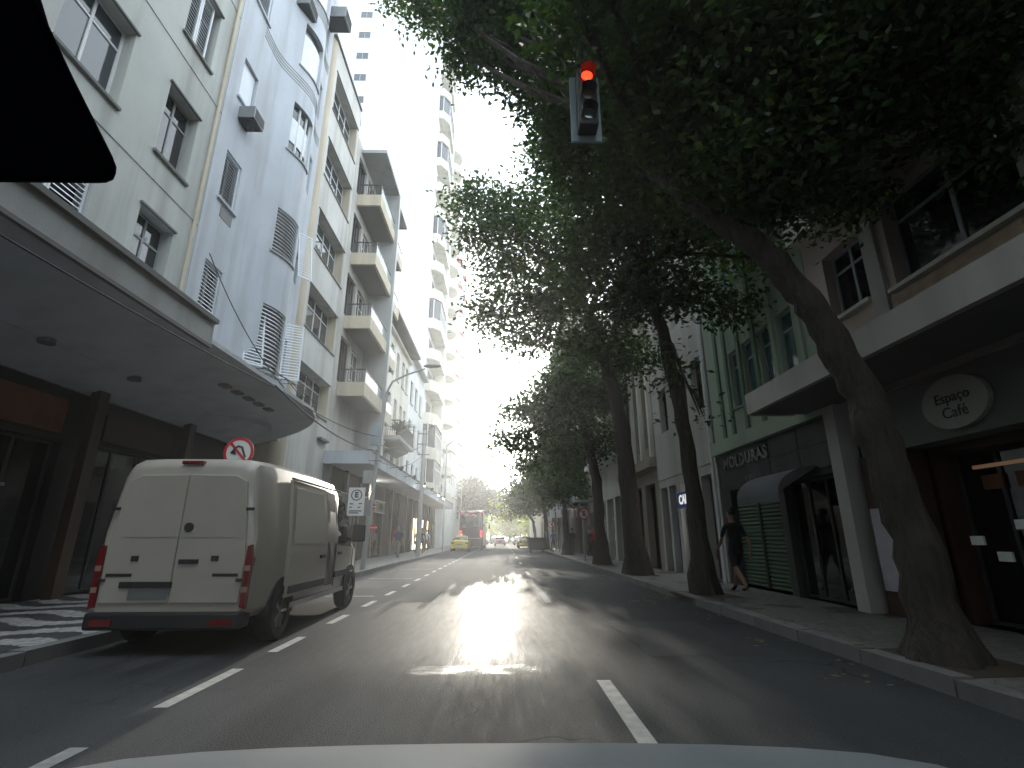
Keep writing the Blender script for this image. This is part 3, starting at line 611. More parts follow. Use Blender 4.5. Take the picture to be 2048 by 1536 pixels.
M().box(XL - .3, XL + .5, 41.2, 48.9, 16.204, 16.45).build('cornice', 'concrete', e2); M().box(XL - .25, XL - .05, 41.25, 48.85, 16.454, 17.6).build('parapet', 'wall_cream', e2)

# ---- F: white tower with chamfered bays
tF = thing('tower_block', 'tall white tower with a stack of chamfered balconies and glazed bays', 'building', (XL, 55, 0))
FL = [5.4 + 3.45 * k for k in range(18)]
hF = [(57.4, 58.6, z + .9, z + 2.4) for z in FL]
facade('wall', tF, 'wall_white', XL, 1, 48.95, 60.4, .1, 68, hF, .2, 30)
for h in hF: window(tF, XL, 1, *h, 'simple', .14)
hb = [(XL + .003, 49.6), (XL + .55, 49.6), (XL + 1.25, 50.6), (XL + 1.25, 55.6), (XL + .003, 55.6)]
hi = [(XL + .004, 49.75), (XL + .5, 49.75), (XL + 1.12, 50.7), (XL + 1.12, 55.5), (XL + .004, 55.5)]
M().box(XL + .002, XL + 1.26, 55.61, 56.0, 5.0, 67).build('party_pier', 'wall_white', tF)
for k, z in enumerate(FL):
    b_ = M().prism(hb, z - .1, z + 1.05).build('bay_parapet', 'wall_cream', tF)
    if k in (1, 5, 8, 11, 13, 16) or k == 0:
        g_ = M().prism(hi, z + 1.052, z + 3.3).build('bay_glazing', 'pane', tF); fr = M()
        for q in range(6): yq = 50.75 + q * .95; fr.box(XL + 1.121, XL + 1.18, yq, yq + .08, z + 1.052, z + 3.3)
        fr.box(XL + 1.181, XL + 1.2, 50.7, 55.5, z + 2.5, z + 2.58); fr.box(XL + .45, XL + .53, 49.68, 49.749, z + 1.052, z + 3.3); fr.build('glazing_bars', 'frame_white', g_)
    else: window(tF, XL, 1, 50.6, 53.4, z + .2, z + 2.5, 'simple', -.05); M().box(XL + .05, XL + 1.1, 55.3, 55.6, z + 1.06, z + 3.3).build('bay_cheek', 'wall_cream', tF)
    if k % 3 == 1: ac_unit((XL, 58.75, z + .5), .7, 'air conditioner on the street face of the white tower', 'air conditioners on the white tower', .45, .4)
for k in range(4, 18):                                      # small bathroom windows on the blank side wall
    z = FL[k]; o = inst(win_meshes(1.5, 1.05, 'simple')[0], 'window', tF, (-18.6, 48.93, z + 1.3), R(-90)); p = inst(win_meshes(1.5, 1.05, 'simple')[1], 'pane', tF, (-18.6, 48.93, z + 1.3), R(-90)); p.parent = o; p.location = (0, 0, 0); p.rotation_euler = (0, 0, 0)
for z in (12, 19, 26, 33, 40, 47, 54, 61): M().box(-34, XL - 1, 48.925, 48.948, z, z + .06).build('joint_band', 'wall_white2', tF)
# ---- G: white block with rounded balconies
tG = thing('tower_block', 'white tower with a column of rounded balconies', 'building', (XL, 67, 0))
FG = [5.6 + 3.3 * k for k in range(17)]
hG = [(a, a + 1.1, z + .9, z + 2.3) for z in FG for a in (62.0, 69.2, 72.4)]
facade('wall', tG, 'wall_white2', XL, 1, 60.45, 75.6, .1, 62, hG, .2, 25)
for h in hG: window(tG, XL, 1, *h, 'plain', .14)
def half(r, yc, n=10): return [(XL + .004, yc - r * 1.5)] + [(XL + .004 + r * math.sin(math.pi * i / n), yc - r * 1.5 * math.cos(math.pi * i / n)) for i in range(1, n)] + [(XL + .004, yc + r * 1.5)]
for z in FG: M().prism(half(1.35, 66.2), z - .1, z + 1.05).build('round_balcony', 'wall_cream', tG, smooth=30); window(tG, XL, 1, 65.2, 67.2, z + .12, z + 2.3, 'plain', -.05)
# ---- H..J: farther blocks
def far_block(label, name, y0, y1, h, mat, wk, step=3.1, fl=3.3, aw=None, wbase=1.3, X=XL, side=1, back=20, red=False, z0=5.0):
    t = thing(name, label, 'building', (X, (y0 + y1) / 2, 0)); hs_ = []
    z = z0
    while z < h - 2.5:
        a = y0 + .9
        while a < y1 - wbase - .4: hs_.append((a, a + wbase, z + .8, z + 2.3)); a += step
        z += fl
    facade('wall', t, mat, X, side, y0, y1, .1, h, hs_, .2, back)
    for i, q in enumerate(hs_):
        window(t, X, side, *q, wk, .14)
        if red and i % 5 == 2:
            xs = sorted((X + side * .01, X + side * .8)); M().prism([(X + side * .005, q[3] + .2), (X + side * .8, q[3] - .5), (X + side * .8, q[3] - .6), (X + side * .005, q[3] + .1)], q[0] - .2, q[1] + .2, 'y').build('awning', 'sign_red', t)
    xs = sorted((X - side * .4, X + side * .3)); M().box(xs[0], xs[1], y0, y1, h + .004, h + .4).build('cornice', mat, t); return t
far_block('pale tall block with small red awnings beyond the rounded balconies', 'tower_block', 75.65, 95, 53, 'wall_white2', 'plain', red=True, step=3.0)
far_block('cream tall block down the street on the sunless side', 'tower_block', 95.05, 116, 44, 'wall_cream', 'plain', step=3.4)
far_block('low white block with overhanging roof at the far end of the left row', 'house_block', 116.05, 140, 25, 'wall_white', 'plain', step=3.6)
far_block('pinkish block closing the left row beyond the far trees', 'house_block', 140.05, 175, 18, 'wall_pink', 'plain', step=4)

# ================================================================== RIGHT SIDE
r1 = thing('corner_building', 'pinkish-cream building with wide steel windows over a flat grey canopy', 'building', (XR, 4, 0))
h1 = [(4.9, 6.95, 5.0, 6.55), (1.6, 4.2, 5.0, 6.55), (7.5, 8.5, 5.1, 6.4), (4.9, 6.95, 8.3, 9.9), (1.6, 4.2, 8.3, 9.9), (7.5, 8.5, 8.4, 9.8), (4.9, 6.95, 11.6, 13.2), (1.6, 4.2, 11.6, 13.2)]
facade('wall', r1, 'wall_pink', XR, -1, -60, 9.05, 4.05, 16.5, h1, .3, 9)
for h in h1: window(r1, XR, -1, *h, 'open', .22); sill(r1, XR, -1, h[0], h[1], h[2], 'wall_cream', .12)
M().box(XR - .3, XR - .004, -8, 9.04, 7.0, 7.5).build('cornice', 'wall_cream', r1)
M().box(XR - .12, XR - .005, 4.3, 4.8, 4.1, 6.99).build('pilaster', 'wall_lightgrey', r1)
M().box(XR - .08, XR - .004, 7.1, 7.4, 4.1, 6.99).build('pilaster', 'wall_lightgrey', r1)
solo(M().box(XR - .1, XR - .06, 4.95, 7.0, 4.25, 4.85), 'banner', 'banner', 'faded red and brown banner hung below the wide steel windows', 'banner')
facade('shop_wall', r1, 'shop_brown', XR + .5, -1, -60, 9.04, .1, 4.0, [(1.2, 3.0, .13, 2.5), (3.3, 5.2, .13, 2.5), (5.6, 7.6, .13, 2.5)], .4, 6)
for a, b in ((1.2, 3.0), (3.3, 5.2), (5.6, 7.6)): window(r1, XR + .5, -1, a, b, .14, 2.5, 'shop', .3)
M().box(XR + .1, XR + .49, -8, 8.6, 2.62, 3.55).build('shop_fascia', 'concrete_dark', r1)
M().box(XR - .18, XR + .14, 8.72, 9.03, .1, 3.6).build('pilaster', 'wall_lightgrey', r1)
for k in range(5): M().box(XR + .46, XR + .49, 5.7 + k * .35, 5.9 + k * .35, 1.0 + .2 * (k % 3), 1.12 + .2 * (k % 3)).build('notice', 'sign_white', r1)
for yy, zz, ln in ((5.8, 2.25, 1.5), (3.5, 2.25, 1.5), (1.4, 2.2, 1.4)): M().box(XR + .755, XR + .79, yy, yy + ln, zz, zz + .05).build('added_shelf_glow', 'shelf_glow', r1)  # added strips glow faintly to brighten the dark shop interior
for yy in (5.9, 6.4, 6.9, 3.7, 4.4): M().box(XR + .755, XR + .79, yy, yy + .3, 1.95, 2.15).build('goods', 'sign_orange_dim', r1)
cs = thing('round_sign', 'oval cream shop sign with dark lettering on the fascia under the grey canopy', 'sign', (XR, 6.6, 3.0))
M().prism([(6.55 + .52 * math.cos(a * .2618), 3.07 + .36 * math.sin(a * .2618)) for a in range(24)], XR + .02, XR + .09, 'x').build('disc', 'sign_cream', cs)
lettering('Espaço', .2, 'sign_black', cs, (XR + .015, 6.55, 3.14), '-x', .004); lettering('Café', .22, 'sign_black', cs, (XR + .015, 6.55, 2.93), '-x', .004)
cr = thing('flat_canopy', 'flat grey canopy with pale edge over the pavement by the leaning tree', 'canopy', (XR, 4, 3.6))
M().box(4.9, XR - .004, -8, 9.6, 3.62, 3.8).build('slab', 'concrete_dark', cr); M().box(4.8, 4.898, -8, 9.6, 3.6, 4.0).build('fascia', 'wall_lightgrey', cr); M().box(4.9, XR - .35, 9.602, 9.68, 3.6, 4.0).build('end_fascia', 'wall_lightgrey', cr)
solo(M().box(XR - .03, XR + .02, 7.75, 8.5, .5, 1.75), 'poster', 'poster', 'pale printed poster panel beside the grey pilaster', 'poster')
for a, b in ((7.7, 8.6),): M().box(XR + .03, XR + .45, a, b, .1, 2.6).build('shop_panel', 'shop_brown', r1)

r2 = thing('green_building', 'greenish office building with four tall teal windows over a shuttered shop', 'building', (XR, 11.7, 0))
cols2 = [(9.75, 10.35), (10.65, 11.2), (11.5, 12.05), (12.3, 12.8)]
h2 = [(a, b, z, z + 1.5) for a, b in cols2 for z in (4.55, 7.9, 11.2)]
facade('wall', r2, 'wall_green', XR, -1, 9.07, 14.3, 3.55, 15, h2, .2, 9)
for h in h2: window(r2, XR, -1, *h, 'tall', .12); sill(r2, XR, -1, h[0], h[1], h[2], 'wall_darkgreen', .05)
for yy in (9.5, 10.5, 11.35, 12.17, 12.95, 13.5): M().box(XR - .06, XR - .003, yy - .07, yy + .07, 3.85, 14.8).build('rib', 'wall_darkgreen' if yy > 11 else 'wall_green', r2)
M().box(XR - .14, XR + .1, 9.08, 14.29, 3.5, 3.84).build('ledge', 'wall_green', r2)
facade('shop_wall', r2, 'dark_stone', XR + .02, -1, 9.08, 14.29, .1, 3.49, [(11.35, 13.75, .13, 2.5), (9.3, 11.1, .13, 2.45)], .25, 5)
for yy in (10.2, 11.4, 12.6, 13.8):
    for zz in (2.58, 3.04): M().box(XR + .005, XR + .018, yy - 1.1, yy + .06, zz, zz + .42).build('stone_panel', 'dark_stone', r2)
for a, b in ((11.37, 12.5), (12.58, 13.73)):
    g = M(); z = .15
    while z < 2.48: g.prism([(XR + .2, z), (XR + .155, z + .03), (XR + .155, z + .06), (XR + .2, z + .085)], a, b, 'y'); z += .09
    g.build('roller_shutter', 'shutter_green', r2)
M().box(XR + .12, XR + .22, 12.5, 12.58, .13, 2.5).build('shutter_guide', 'metal_dark', r2)
window(r2, XR + .02, -1, 9.3, 11.1, .14, 2.45, 'shop', .2)
lt = thing('raised_letters', 'raised dark letters spelling a shop name above the green shutters', 'sign', (XR, 12.6, 3.1)); lettering('MOLDURAS', .42, 'metal_grey', lt, (XR - .02, 12.65, 3.2), '-x', .025, 1.1, .008)
lettering('e quadros', .2, 'metal_grey', lt, (XR - .01, 12.3, 2.75), '-x', .012)
aw = thing('shop_awning', 'dark curved dutch awning over the doorway beside the green shutters', 'awning', (XR, 10.6, 2.1))
prof = [(XR + .01 - .85 * math.sin(R(a)), 2.12 + .52 * math.cos(R(a))) for a in range(0, 91, 10)]
am = M(); vs = []
for yy in (9.75, 11.5): vs += [(x, yy, z) for x, z in prof]
n = len(prof); am.add(vs, [(i, i + 1, n + i + 1, n + i) for i in range(n - 1)] + [tuple(range(n)) , tuple(range(n, 2 * n))]); am.build('hood', 'cloth_grey', aw, smooth=50)
M().box(XR - .85, XR - .83, 9.75, 11.5, 1.98, 2.116).build('valance', 'cloth_grey', aw)
solo(M().tube([(XR - .12, 14.36, .1), (XR - .12, 14.36, 3.6), (XR - .05, 14.36, 12)], .05, 8), 'drain_pipe', 'frame_white', 'white drain pipe between the green building and the pale wall', 'pipe')

r3 = thing('grey_building', 'pale grey plain building with square windows above a blue-fronted bank', 'building', (XR, 17.3, 0))
h3 = [(14.75, 15.65, 5.1, 6.75), (16.1, 17.0, 5.1, 6.75), (18.2, 19.1, 5.1, 6.75)] + [(a, a + .9, z, z + 1.65) for a in (14.75, 16.1, 18.2) for z in (8.5, 11.8, 15)]
facade('wall', r3, 'wall_lightgrey', XR, -1, 14.42, 20.0, 3.4, 19, h3, .3, 9)
for h in h3: window(r3, XR, -1, *h, 'dark', .24)
facade('shop_wall', r3, 'wall_lightgrey', XR + .02, -1, 14.42, 20.0, .1, 3.39, [(14.9, 15.7, .13, 3.1), (15.95, 17.75, .13, 3.1), (18.05, 18.8, .13, 3.1), (19.0, 19.8, .13, 3.1)], .4, 5)
for a, b, k in ((14.9, 15.7, 'plain'), (18.05, 18.8, 'plain'), (19.0, 19.8, 'plain')): window(r3, XR + .02, -1, a, b, .14, 3.1, k, .3)
M().box(XR + .2, XR + .3, 15.95, 16.55, .13, 2.2).build('blue_door', 'blue_panel', r3); M().box(XR + .2, XR + .3, 17.1, 17.75, .13, 2.2).build('blue_door', 'blue_panel', r3); M().box(XR + .22, XR + .3, 18.1, 18.75, .13, 2.2).build('blue_door', 'blue_panel', r3)
M().box(XR + .33, XR + .4, 16.56, 17.09, .13, 2.2).build('lit_interior', 'warm_glow2' if False else 'wall_tan', r3); M().box(XR + .2, XR + .3, 16.6, 16.75, 1.9, 2.05).build('shop_lamp', 'lamp_lit', r3)
ck = thing('bank_sign', 'blue bank sign with white and orange letters over a blue doorway', 'sign', (XR, 16.85, 2.3)); M().box(XR - .1, XR + .1, 15.95, 17.75, 2.25, 2.75).build('board', 'blue_sign', ck)
lettering('CAI', .42, 'sign_lit', ck, (XR - .105, 17.15, 2.5), '-x', .006, 1, .01) if plain('sign_lit', (.9, .9, .9), .5, emit=(1, 1, 1), es=.25, var=0) else 0
lettering('X', .42, 'sign_orange', ck, (XR - .105, 16.6, 2.5), '-x', .006, 1, .01); lettering('A', .42, 'sign_lit', ck, (XR - .105, 16.25, 2.5), '-x', .006, 1, .01)

r4 = thing('stone_house', 'old stone building with tall white pilasters and recessed windows', 'building', (XR, 23, 0))
h4 = [(20.45 + k * 1.38, 21.4 + k * 1.38, z, z + t) for k in range(4) for z, t in ((4.9, 3.9), (10.2, 2.6))]
facade('wall', r4, 'wall_stone', XR, -1, 20.03, 26.0, 3.9, 13.6, h4, .45, 9)
for h in h4: window(r4, XR, -1, *h, 'tall' if h[2] > 6 else 'hung', .38)
for k in range(5): M().box(XR - .16, XR - .003, 20.12 + k * 1.38, 20.36 + k * 1.38, 4.4, 9.5).build('pilaster', 'wall_cream', r4)
M().box(XR - .3, XR - .004, 20.05, 25.98, 4.0, 4.38).build('cornice', 'wall_stone', r4); M().box(XR - .35, XR - .004, 20.05, 25.98, 9.52, 9.95).build('cornice', 'wall_stone', r4); M().box(XR - .4, XR, 20.05, 25.98, 13.604, 14).build('cornice', 'wall_stone', r4)
facade('shop_wall', r4, 'wall_stone', XR + .02, -1, 20.03, 26.0, .1, 3.89, [(20.5, 22.0, .13, 3.4), (22.6, 24.1, .13, 3.4), (24.6, 25.7, .13, 3.4)], .4, 5)
for a, b in ((20.5, 22.0), (22.6, 24.1), (24.6, 25.7)): window(r4, XR + .02, -1, a, b, .14, 3.4, 'shop', .3)

r5 = thing('arched_house', 'grey house with a projecting bay of arched windows', 'building', (XR, 29.5, 0))
facade('wall', r5, 'wall_lightgrey', XR, -1, 26.03, 33.2, .1, 13.2, [(26.5, 28.0, .13, 3.4), (28.5, 30.2, .13, 3.4), (30.7, 32.6, .13, 3.4)], .4, 9)
for a, b in ((26.5, 28.0), (28.5, 30.2), (30.7, 32.6)): window(r5, XR, -1, a, b, .14, 3.4, 'hung', .3)
M().box(5.35, XR - .003, 26.6, 32.6, 5.6, 10.4).build('bay', 'wall_lightgrey', r5); M().box(5.25, XR - .004, 26.5, 32.7, 5.35, 5.596).build('bay_base', 'wall_white', r5); M().box(5.2, XR - .004, 26.5, 32.7, 10.404, 10.7).build('bay_cornice', 'wall_cream', r5)
for k in range(4):
    a = 26.95 + k * 1.4; w_ = .5
    arch = [(a, 6.3), (a + 2 * w_, 6.3)] + [(a + w_ + w_ * math.cos(R(t)), 8.4 + w_ * math.sin(R(t))) for t in range(0, 181, 20)]
    o = M().prism(arch, 5.325, 5.347, 'x').build('arched_window', 'pane_dark', r5)
    M().tube([(5.32, y_, z_) for y_, z_ in arch[2:]], .05, 6).build('arch_trim', 'wall_white', o); M().box(5.29, 5.324, a - .05, a + .05, 6.3, 8.4).build('jamb', 'wall_white', o); M().box(5.29, 5.323, a + .47, a + .53, 6.3, 8.88).build('mullion', 'frame_white', o)
far_block('cream ornate block behind the street trees with a small canopy', 'house_block', 33.25, 45, 14, 'wall_cream', 'simple', X=XR, side=-1, step=2.6)
far_block('tall pale block behind the trees near the dumpster', 'tower_block', 45.05, 62, 22, 'wall_lightgrey', 'simple', X=XR, side=-1)
far_block('tan block behind the far street trees on the shady side', 'house_block', 62.05, 85, 19, 'wall_tan', 'plain', X=XR, side=-1)
far_block('cream block at the far end of the tree-lined side', 'house_block', 85.05, 120, 15, 'wall_cream', 'plain', X=XR, side=-1, step=4)
far_block('pale house beyond the far crossing behind the sunlit trees', 'house_block', 150, 185, 12, 'wall_cream', 'plain', X=9, side=-1, step=4)
for y0, y1, X2, lab in ((34.5, 43, 4.7, 'flat metal canopy over the shops behind the fourth tree'), (46, 60, 4.8, 'long pale canopy over shops behind the dumpster')):
    t = thing('shop_canopy', lab, 'canopy', (XR, y0, 3.6)); M().box(X2 + .1, XR - .01, y0, y1, 3.6, 3.72).build('slab', 'concrete', t); M().box(X2, X2 + .098, y0, y1, 3.55, 3.95).build('fascia', 'canopy_blue', t)
bk = thing('shop_row', 'row of shop openings with pale piers behind the street trees', 'shop front', (XR, 40, .1))
yy = 33.6
while yy < 84:
    M().box(XR - .2, XR - .004, yy, yy + .3, .13, 3.5).build('pier', random.choice(['wall_cream', 'wall_lightgrey', 'wall_stone']), bk)
    M().box(XR - .05, XR - .005, yy + .32, yy + 2.3, .13, 2.9).build('doorway', random.choice(['shop_dark', 'shop_brown', 'shop_dark', 'warm_glow' if 30 < yy < 37 else 'shop_dark']), bk); yy += 2.4  # glowing panel option paints a lit interior into the doorway

# ================================================================== TREES
def leaf_mesh(name, clumps, size, mat, seed, droop=.35):
    """clumps: (centre, (rx, ry, rz), leaves). Leaves sit on twig sprays scattered through each clump."""
    rng = np.random.default_rng(seed); P = []
    for c, r, n in clumps:
        k = max(6, n // 42)
        d = rng.normal(size=(k, 3)); d /= np.linalg.norm(d, axis=1)[:, None]; d *= (rng.random(k) ** .45)[:, None]
        tw = np.array(c) + d * np.array(r)
        idx = rng.integers(0, k, n); sp = size * 2.1
        P.append(tw[idx] + rng.normal(size=(n, 3)) * np.array([sp, sp, sp * .55]))
    P = np.concatenate(P); n = len(P)
    ax = rng.normal(size=(n, 3)); ax[:, 2] = ax[:, 2] * .5 - droop; ax /= np.linalg.norm(ax, axis=1)[:, None]
    up = rng.normal(size=(n, 3)) * .55 + np.array([0, 0, 1.]); sd_ = np.cross(ax, up); sd_ /= np.linalg.norm(sd_, axis=1)[:, None] + 1e-6
    nm = np.cross(sd_, ax); L = size * (.75 + .6 * rng.random(n))[:, None]; Wd = L * .27
    v = np.stack([P, P + ax * L * .5 + sd_ * Wd + nm * L * .06, P + ax * L, P + ax * L * .5 - sd_ * Wd + nm * L * .06], 1).reshape(-1, 3)
    me = bpy.data.meshes.new(name); me.vertices.add(4 * n); me.vertices.foreach_set('co', v.astype(np.float32).ravel())
    me.loops.add(4 * n); me.loops.foreach_set('vertex_index', np.arange(4 * n, dtype=np.int32))
    me.polygons.add(n); me.polygons.foreach_set('loop_start', np.arange(0, 4 * n, 4, dtype=np.int32)); me.update(calc_edges=True); me.validate()
    me.materials.append(MATS[mat]); return me
def tree(label, trunk, r0, clumps, size, mat, seed, density=260, nb=None, group='street trees along the right kerb', thin=1.0):
    base = trunk[0]; rr = random.Random(seed); t = thing('street_tree', label, 'tree', base, group)
    m = M(); n = len(trunk); pts = []; rad = []
    for i in range(n - 1):
        for s in range(8):
            a = Vector(trunk[i]).lerp(Vector(trunk[i + 1]), s / 8); u = (i + s / 8) / (n - 1)
            pts.append(a + Vector((rr.uniform(-.03, .03), rr.uniform(-.03, .03), 0))); rad.append(r0 * (1 - .5 * u) * (1 + .08 * rr.uniform(-1, 1)) * (1.6, 1.3, 1.12, 1)[min(3, len(rad))])
    pts.append(Vector(trunk[-1])); rad.append(r0 * .45); pts[0].z -= .05
    m.tube(pts, rad, 18)
    for q in range(len(pts) * 18):                           # knots, bark ridges and root lobes
        ring, k = divmod(q, 18); c_ = pts[ring]; v = Vector(m.v[q]); d = v - c_; a = 2 * math.pi * k / 18
        f = 1 + .10 * noise.noise(Vector((math.cos(a) * 1.5, math.sin(a) * 1.5, c_.z * 1.1 + seed * 7))) + .05 * noise.noise(Vector((math.cos(a) * 4, math.sin(a) * 4, c_.z * 3 + seed)))
        if ring < 3: f += (.22, .12, .04)[ring] * math.cos(5 * a + seed)
        m.v[q] = tuple(c_ + d * f)
    if 0 < base[1] < 60 and base[0] > 0: solo(M().prism([(base[0] + sx * (.55 + rr.uniform(-.06, .06)), base[1] + sy * (.6 + rr.uniform(-.06, .06))) for sx, sy in ((-1, -1), (1, -1), (1, 1), (-1, 1))], .1, .137), 'tree_pit', 'dirt', 'bare soil square at the foot of the ' + {1: 'big leaning tree beside the flat canopy', 2: 'slim tree before the pale grey building', 3: 'tall tree before the old stone building', 4: 'straight tree before the arched bay', 5: 'tree with the low dense crown', 6: 'tree behind the dumpster'}.get(seed, 'far tree'), 'tree pit')
    top = Vector(trunk[-1]); cl = []
    for c, r in clumps:
        c = Vector(c); s = pts[rr.randrange(max(2, len(pts) - 6), len(pts))]
        mid = s.lerp(c, .5) + Vector((rr.uniform(-.3, .3), rr.uniform(-.3, .3), rr.uniform(-.1, .5))) * (c - s).length * .18
        L_ = (c - s).length; b0 = min(r0 * .42, .03 + .022 * L_)
        m.tube([s, s.lerp(mid, .5) + Vector((0, 0, .05 * L_)), mid, mid.lerp(c, .55), c], [b0, b0 * .8, b0 * .6, b0 * .4, b0 * .15], 6)
        for _ in range(3):
            e = c + Vector((rr.uniform(-1, 1), rr.uniform(-1, 1), rr.uniform(-.7, .7))) * r; m.tube([mid.lerp(c, .6), mid.lerp(e, .75) + Vector((0, 0, .08)), e], [b0 * .3, b0 * .2, .006], 5)
        cl.append((tuple(Vector(c) - Vector(base)), (r, r, r * .75), int(density * r * r * r ** .35 * thin)))
    m.build('trunk', 'bark', t, smooth=60)
    cr_ = bpy.data.objects.new('crown', leaf_mesh('crown', cl, size, mat, seed)); COL.objects.link(cr_); cr_.parent = t
    return t
def px(*l): return [(at(x, y, Y), r) for x, y, Y, r in l]
# unseen trees continuing the row, added to shade the near road and van
for k, (yb, lab) in enumerate(((-1.2, 'unseen street tree added beside the car, its crown shading the lane'), (-8.5, 'unseen street tree added behind the car, its wide crown giving shade'), (-16, 'unseen street tree added farther behind the car for shade'))):
    rr = random.Random(40 + k); cl = [(Vector((rr.uniform(-3.2, 5.6), yb + rr.uniform(-3.6, 1.6 if k == 0 else 3.6), rr.uniform(7.0, 11))), rr.uniform(1.2, 1.7)) for _ in range(18)]
    tree(lab, [(4.5, yb, .12), (4.4, yb, 3), (3.8, yb - .3, 5.5), (3.0, yb - .5, 7)], .25, cl, .3, 'leaf', 50 + k, density=160)
# first tree: big leaning trunk, canopy right over the car
T1 = px((1240, 40, 7, 1.5), (1080, -40, 8, 1.3), (970, 40, 9, 1.0), (870, 0, 9.5, .8), (930, 110, 9.5, .65), (1050, 110, 9, 1.05), (1180, 190, 8.5, 1.2), (1330, 180, 7.5, 1.3), (1400, 40, 6.5, 1.4), (1560, 90, 6, 1.3),
        (1500, 240, 6.8, 1.2), (1640, 200, 6.2, 1.0), (1720, 60, 5.4, 1.2), (1860, 90, 5.0, .9), (1990, 160, 4.9, .8), (2040, 40, 4.4, 1.0), (1620, 350, 7.0, .9), (1440, 370, 7.6, 1.0), (1300, 330, 8.5, 1.1),
        (2030, 280, 4.8, .5), (1960, 240, 4.8, .4), (1700, 420, 6.8, .5), (1170, 320, 9.5, 1.0), (1110, 215, 9.8, .8), (1750, -100, 4.6, 1.5), (1500, -120, 5.0, 1.6), (1250, -120, 6, 1.6), (1000, -80, 8, 1.3), (1980, -120, 4.2, 1.4), (800, -40, 10, .7),
        (1565, 400, 5.5, .5), (1480, 330, 5.6, .75), (1650, 320, 5.3, .6), (1380, 270, 6.0, .85), (1300, 220, 6.4, .85), (1600, 220, 5.2, .75), (1450, 170, 5.4, .85), (1260, 130, 6.4, .8), (1720, 160, 4.8, .7), (1820, 170, 4.7, .5), (1560, 10, 4.6, .9), (1800, 0, 4.2, .9), (1350, 60, 5.4, .9), (1160, 30, 4.8, .42), (1120, -60, 4.8, .5), (1210, -40, 4.6, .5))
tree('big leaning tree with thick trunk spreading low over the road beside the flat canopy', [(4.42, 5.5, .12), (4.36, 5.6, 1.7), (4.25, 5.65, 2.9), (3.9, 5.75, 4.1), (3.45, 5.9, 5.0), (2.7, 6.3, 6.1), (2.3, 7.0, 7.4)], .235, T1, .13, 'leaf', 1, density=3000)
T2 = px((1300, 430, 11, 1.3), (1420, 470, 10.5, 1.2), (1200, 400, 12, 1.4), (1180, 520, 12, 1.3), (1290, 560, 11.5, 1.1), (1400, 590, 11, .8), (1470, 620, 10.8, .55), (1240, 640, 12, .9), (1340, 300, 11, 1.4), (1500, 400, 10, .9), (1130, 310, 13, 1.2), (1190, 230, 12.5, 1.5), (1330, 740, 11.3, .5), (1400, 830, 11.2, .22), (1560, 520, 9.8, .5))
tree('slim leaning tree in front of the pale grey building with the blue bank sign', [(4.35, 11.6, .12), (4.3, 11.6, 3.2), (4.0, 11.6, 6.0), (3.5, 11.4, 8.0)], .21, T2, .15, 'leaf', 2, density=1500)
T3 = px((960, 400, 17, 1.1), (1010, 440, 17, 1.2), (1050, 410, 17.5, 1.0), (960, 470, 16.5, .9), (1010, 530, 16.5, 1.0), (1080, 500, 17, 1.5), (1120, 400, 18, 1.3), (1140, 600, 17, 1.6), (1060, 600, 16.5, 1.0), (990, 620, 16.5, .85), (1020, 670, 16.5, .7), (970, 650, 16, .5), (1090, 670, 17, .9), (1180, 700, 17.5, 1.3), (1250, 720, 17.8, 1.1), (1120, 280, 18, 1.6), (1220, 480, 19, 1.6))
tree('tall tree with long branches reaching over the road in front of the old stone building', [(4.45, 17.6, .12), (4.25, 17.6, 5.0), (3.7, 17.6, 8.0), (2.8, 17.4, 10.5)], .32, T3, .19, 'leaf', 3, density=1000)
T4 = px((1120, 770, 24, 1.5), (1100, 810, 24, 1.2), (1040, 830, 23.5, 1.0), (1170, 800, 24.5, 1.5), (1110, 850, 24, 1.3), (1180, 880, 24.5, 1.2), (1160, 700, 25, 1.3), (1135, 750, 24.5, 1.0), (1220, 780, 24, 1.3), (1040, 890, 23.5, .8), (1010, 885, 23.2, .65), (1060, 930, 24, .7), (1120, 920, 25, 1.0))
tree('straight tree before the grey house with the arched bay', [(4.5, 24, .12), (4.4, 24, 3.9), (4.0, 24, 6), (3.4, 24, 9)], .27, T4, .22, 'leaf', 4, density=1000)
T5 = px((1100, 960, 37, 1.6), (1060, 975, 37, 1.3), (1140, 940, 38, 1.8), (1160, 900, 38, 1.8), (1110, 900, 38, 1.7), (1150, 985, 36, 1.1), (1190, 930, 37, 1.4), (1070, 930, 38, 1.0))
tree('tree with low dense crown past the arched bay', [(4.55, 37.5, .12), (4.5, 37.5, 3), (4.2, 37.5, 6)], .24, T5, .28, 'leaf', 5, density=800)
T6 = px((1060, 990, 55, 2.0), (1090, 970, 56, 2.4), (1040, 1005, 54, 1.6), (1110, 950, 58, 2.5), (1085, 1010, 55, 1.4))
tree('tree behind the dumpster with crown over the pavement', [(4.6, 55, .12), (4.5, 55, 4), (3.8, 55, 6)], .25, T6, .36, 'leaf', 6, density=420)
T7 = px((1050, 1000, 78, 2.6), (1030, 1015, 78, 2.4), (1075, 985, 80, 2.8), (1010, 1020, 77, 1.6))
tree('tree with arching bough above the parked yellow taxi', [(5.0, 78, .12), (4.6, 78, 3.5), (3.0, 78, 6)], .25, T7, .45, 'leaf_sunlit', 7, density=150)
GF = 'trees at the far end of the street'
T8 = px((950, 985, 92, 3.2), (965, 1000, 92, 3.0), (985, 1005, 90, 2.4), (935, 1010, 93, 2.6), (955, 1020, 92, 2.2))
tree('bushy dark tree rising behind the black coach at the end of the left row', [(-5.6, 92, .12), (-5.6, 92, 5), (-5.0, 92, 8)], .3, T8, .5, 'leaf', 8, density=260, group=GF)
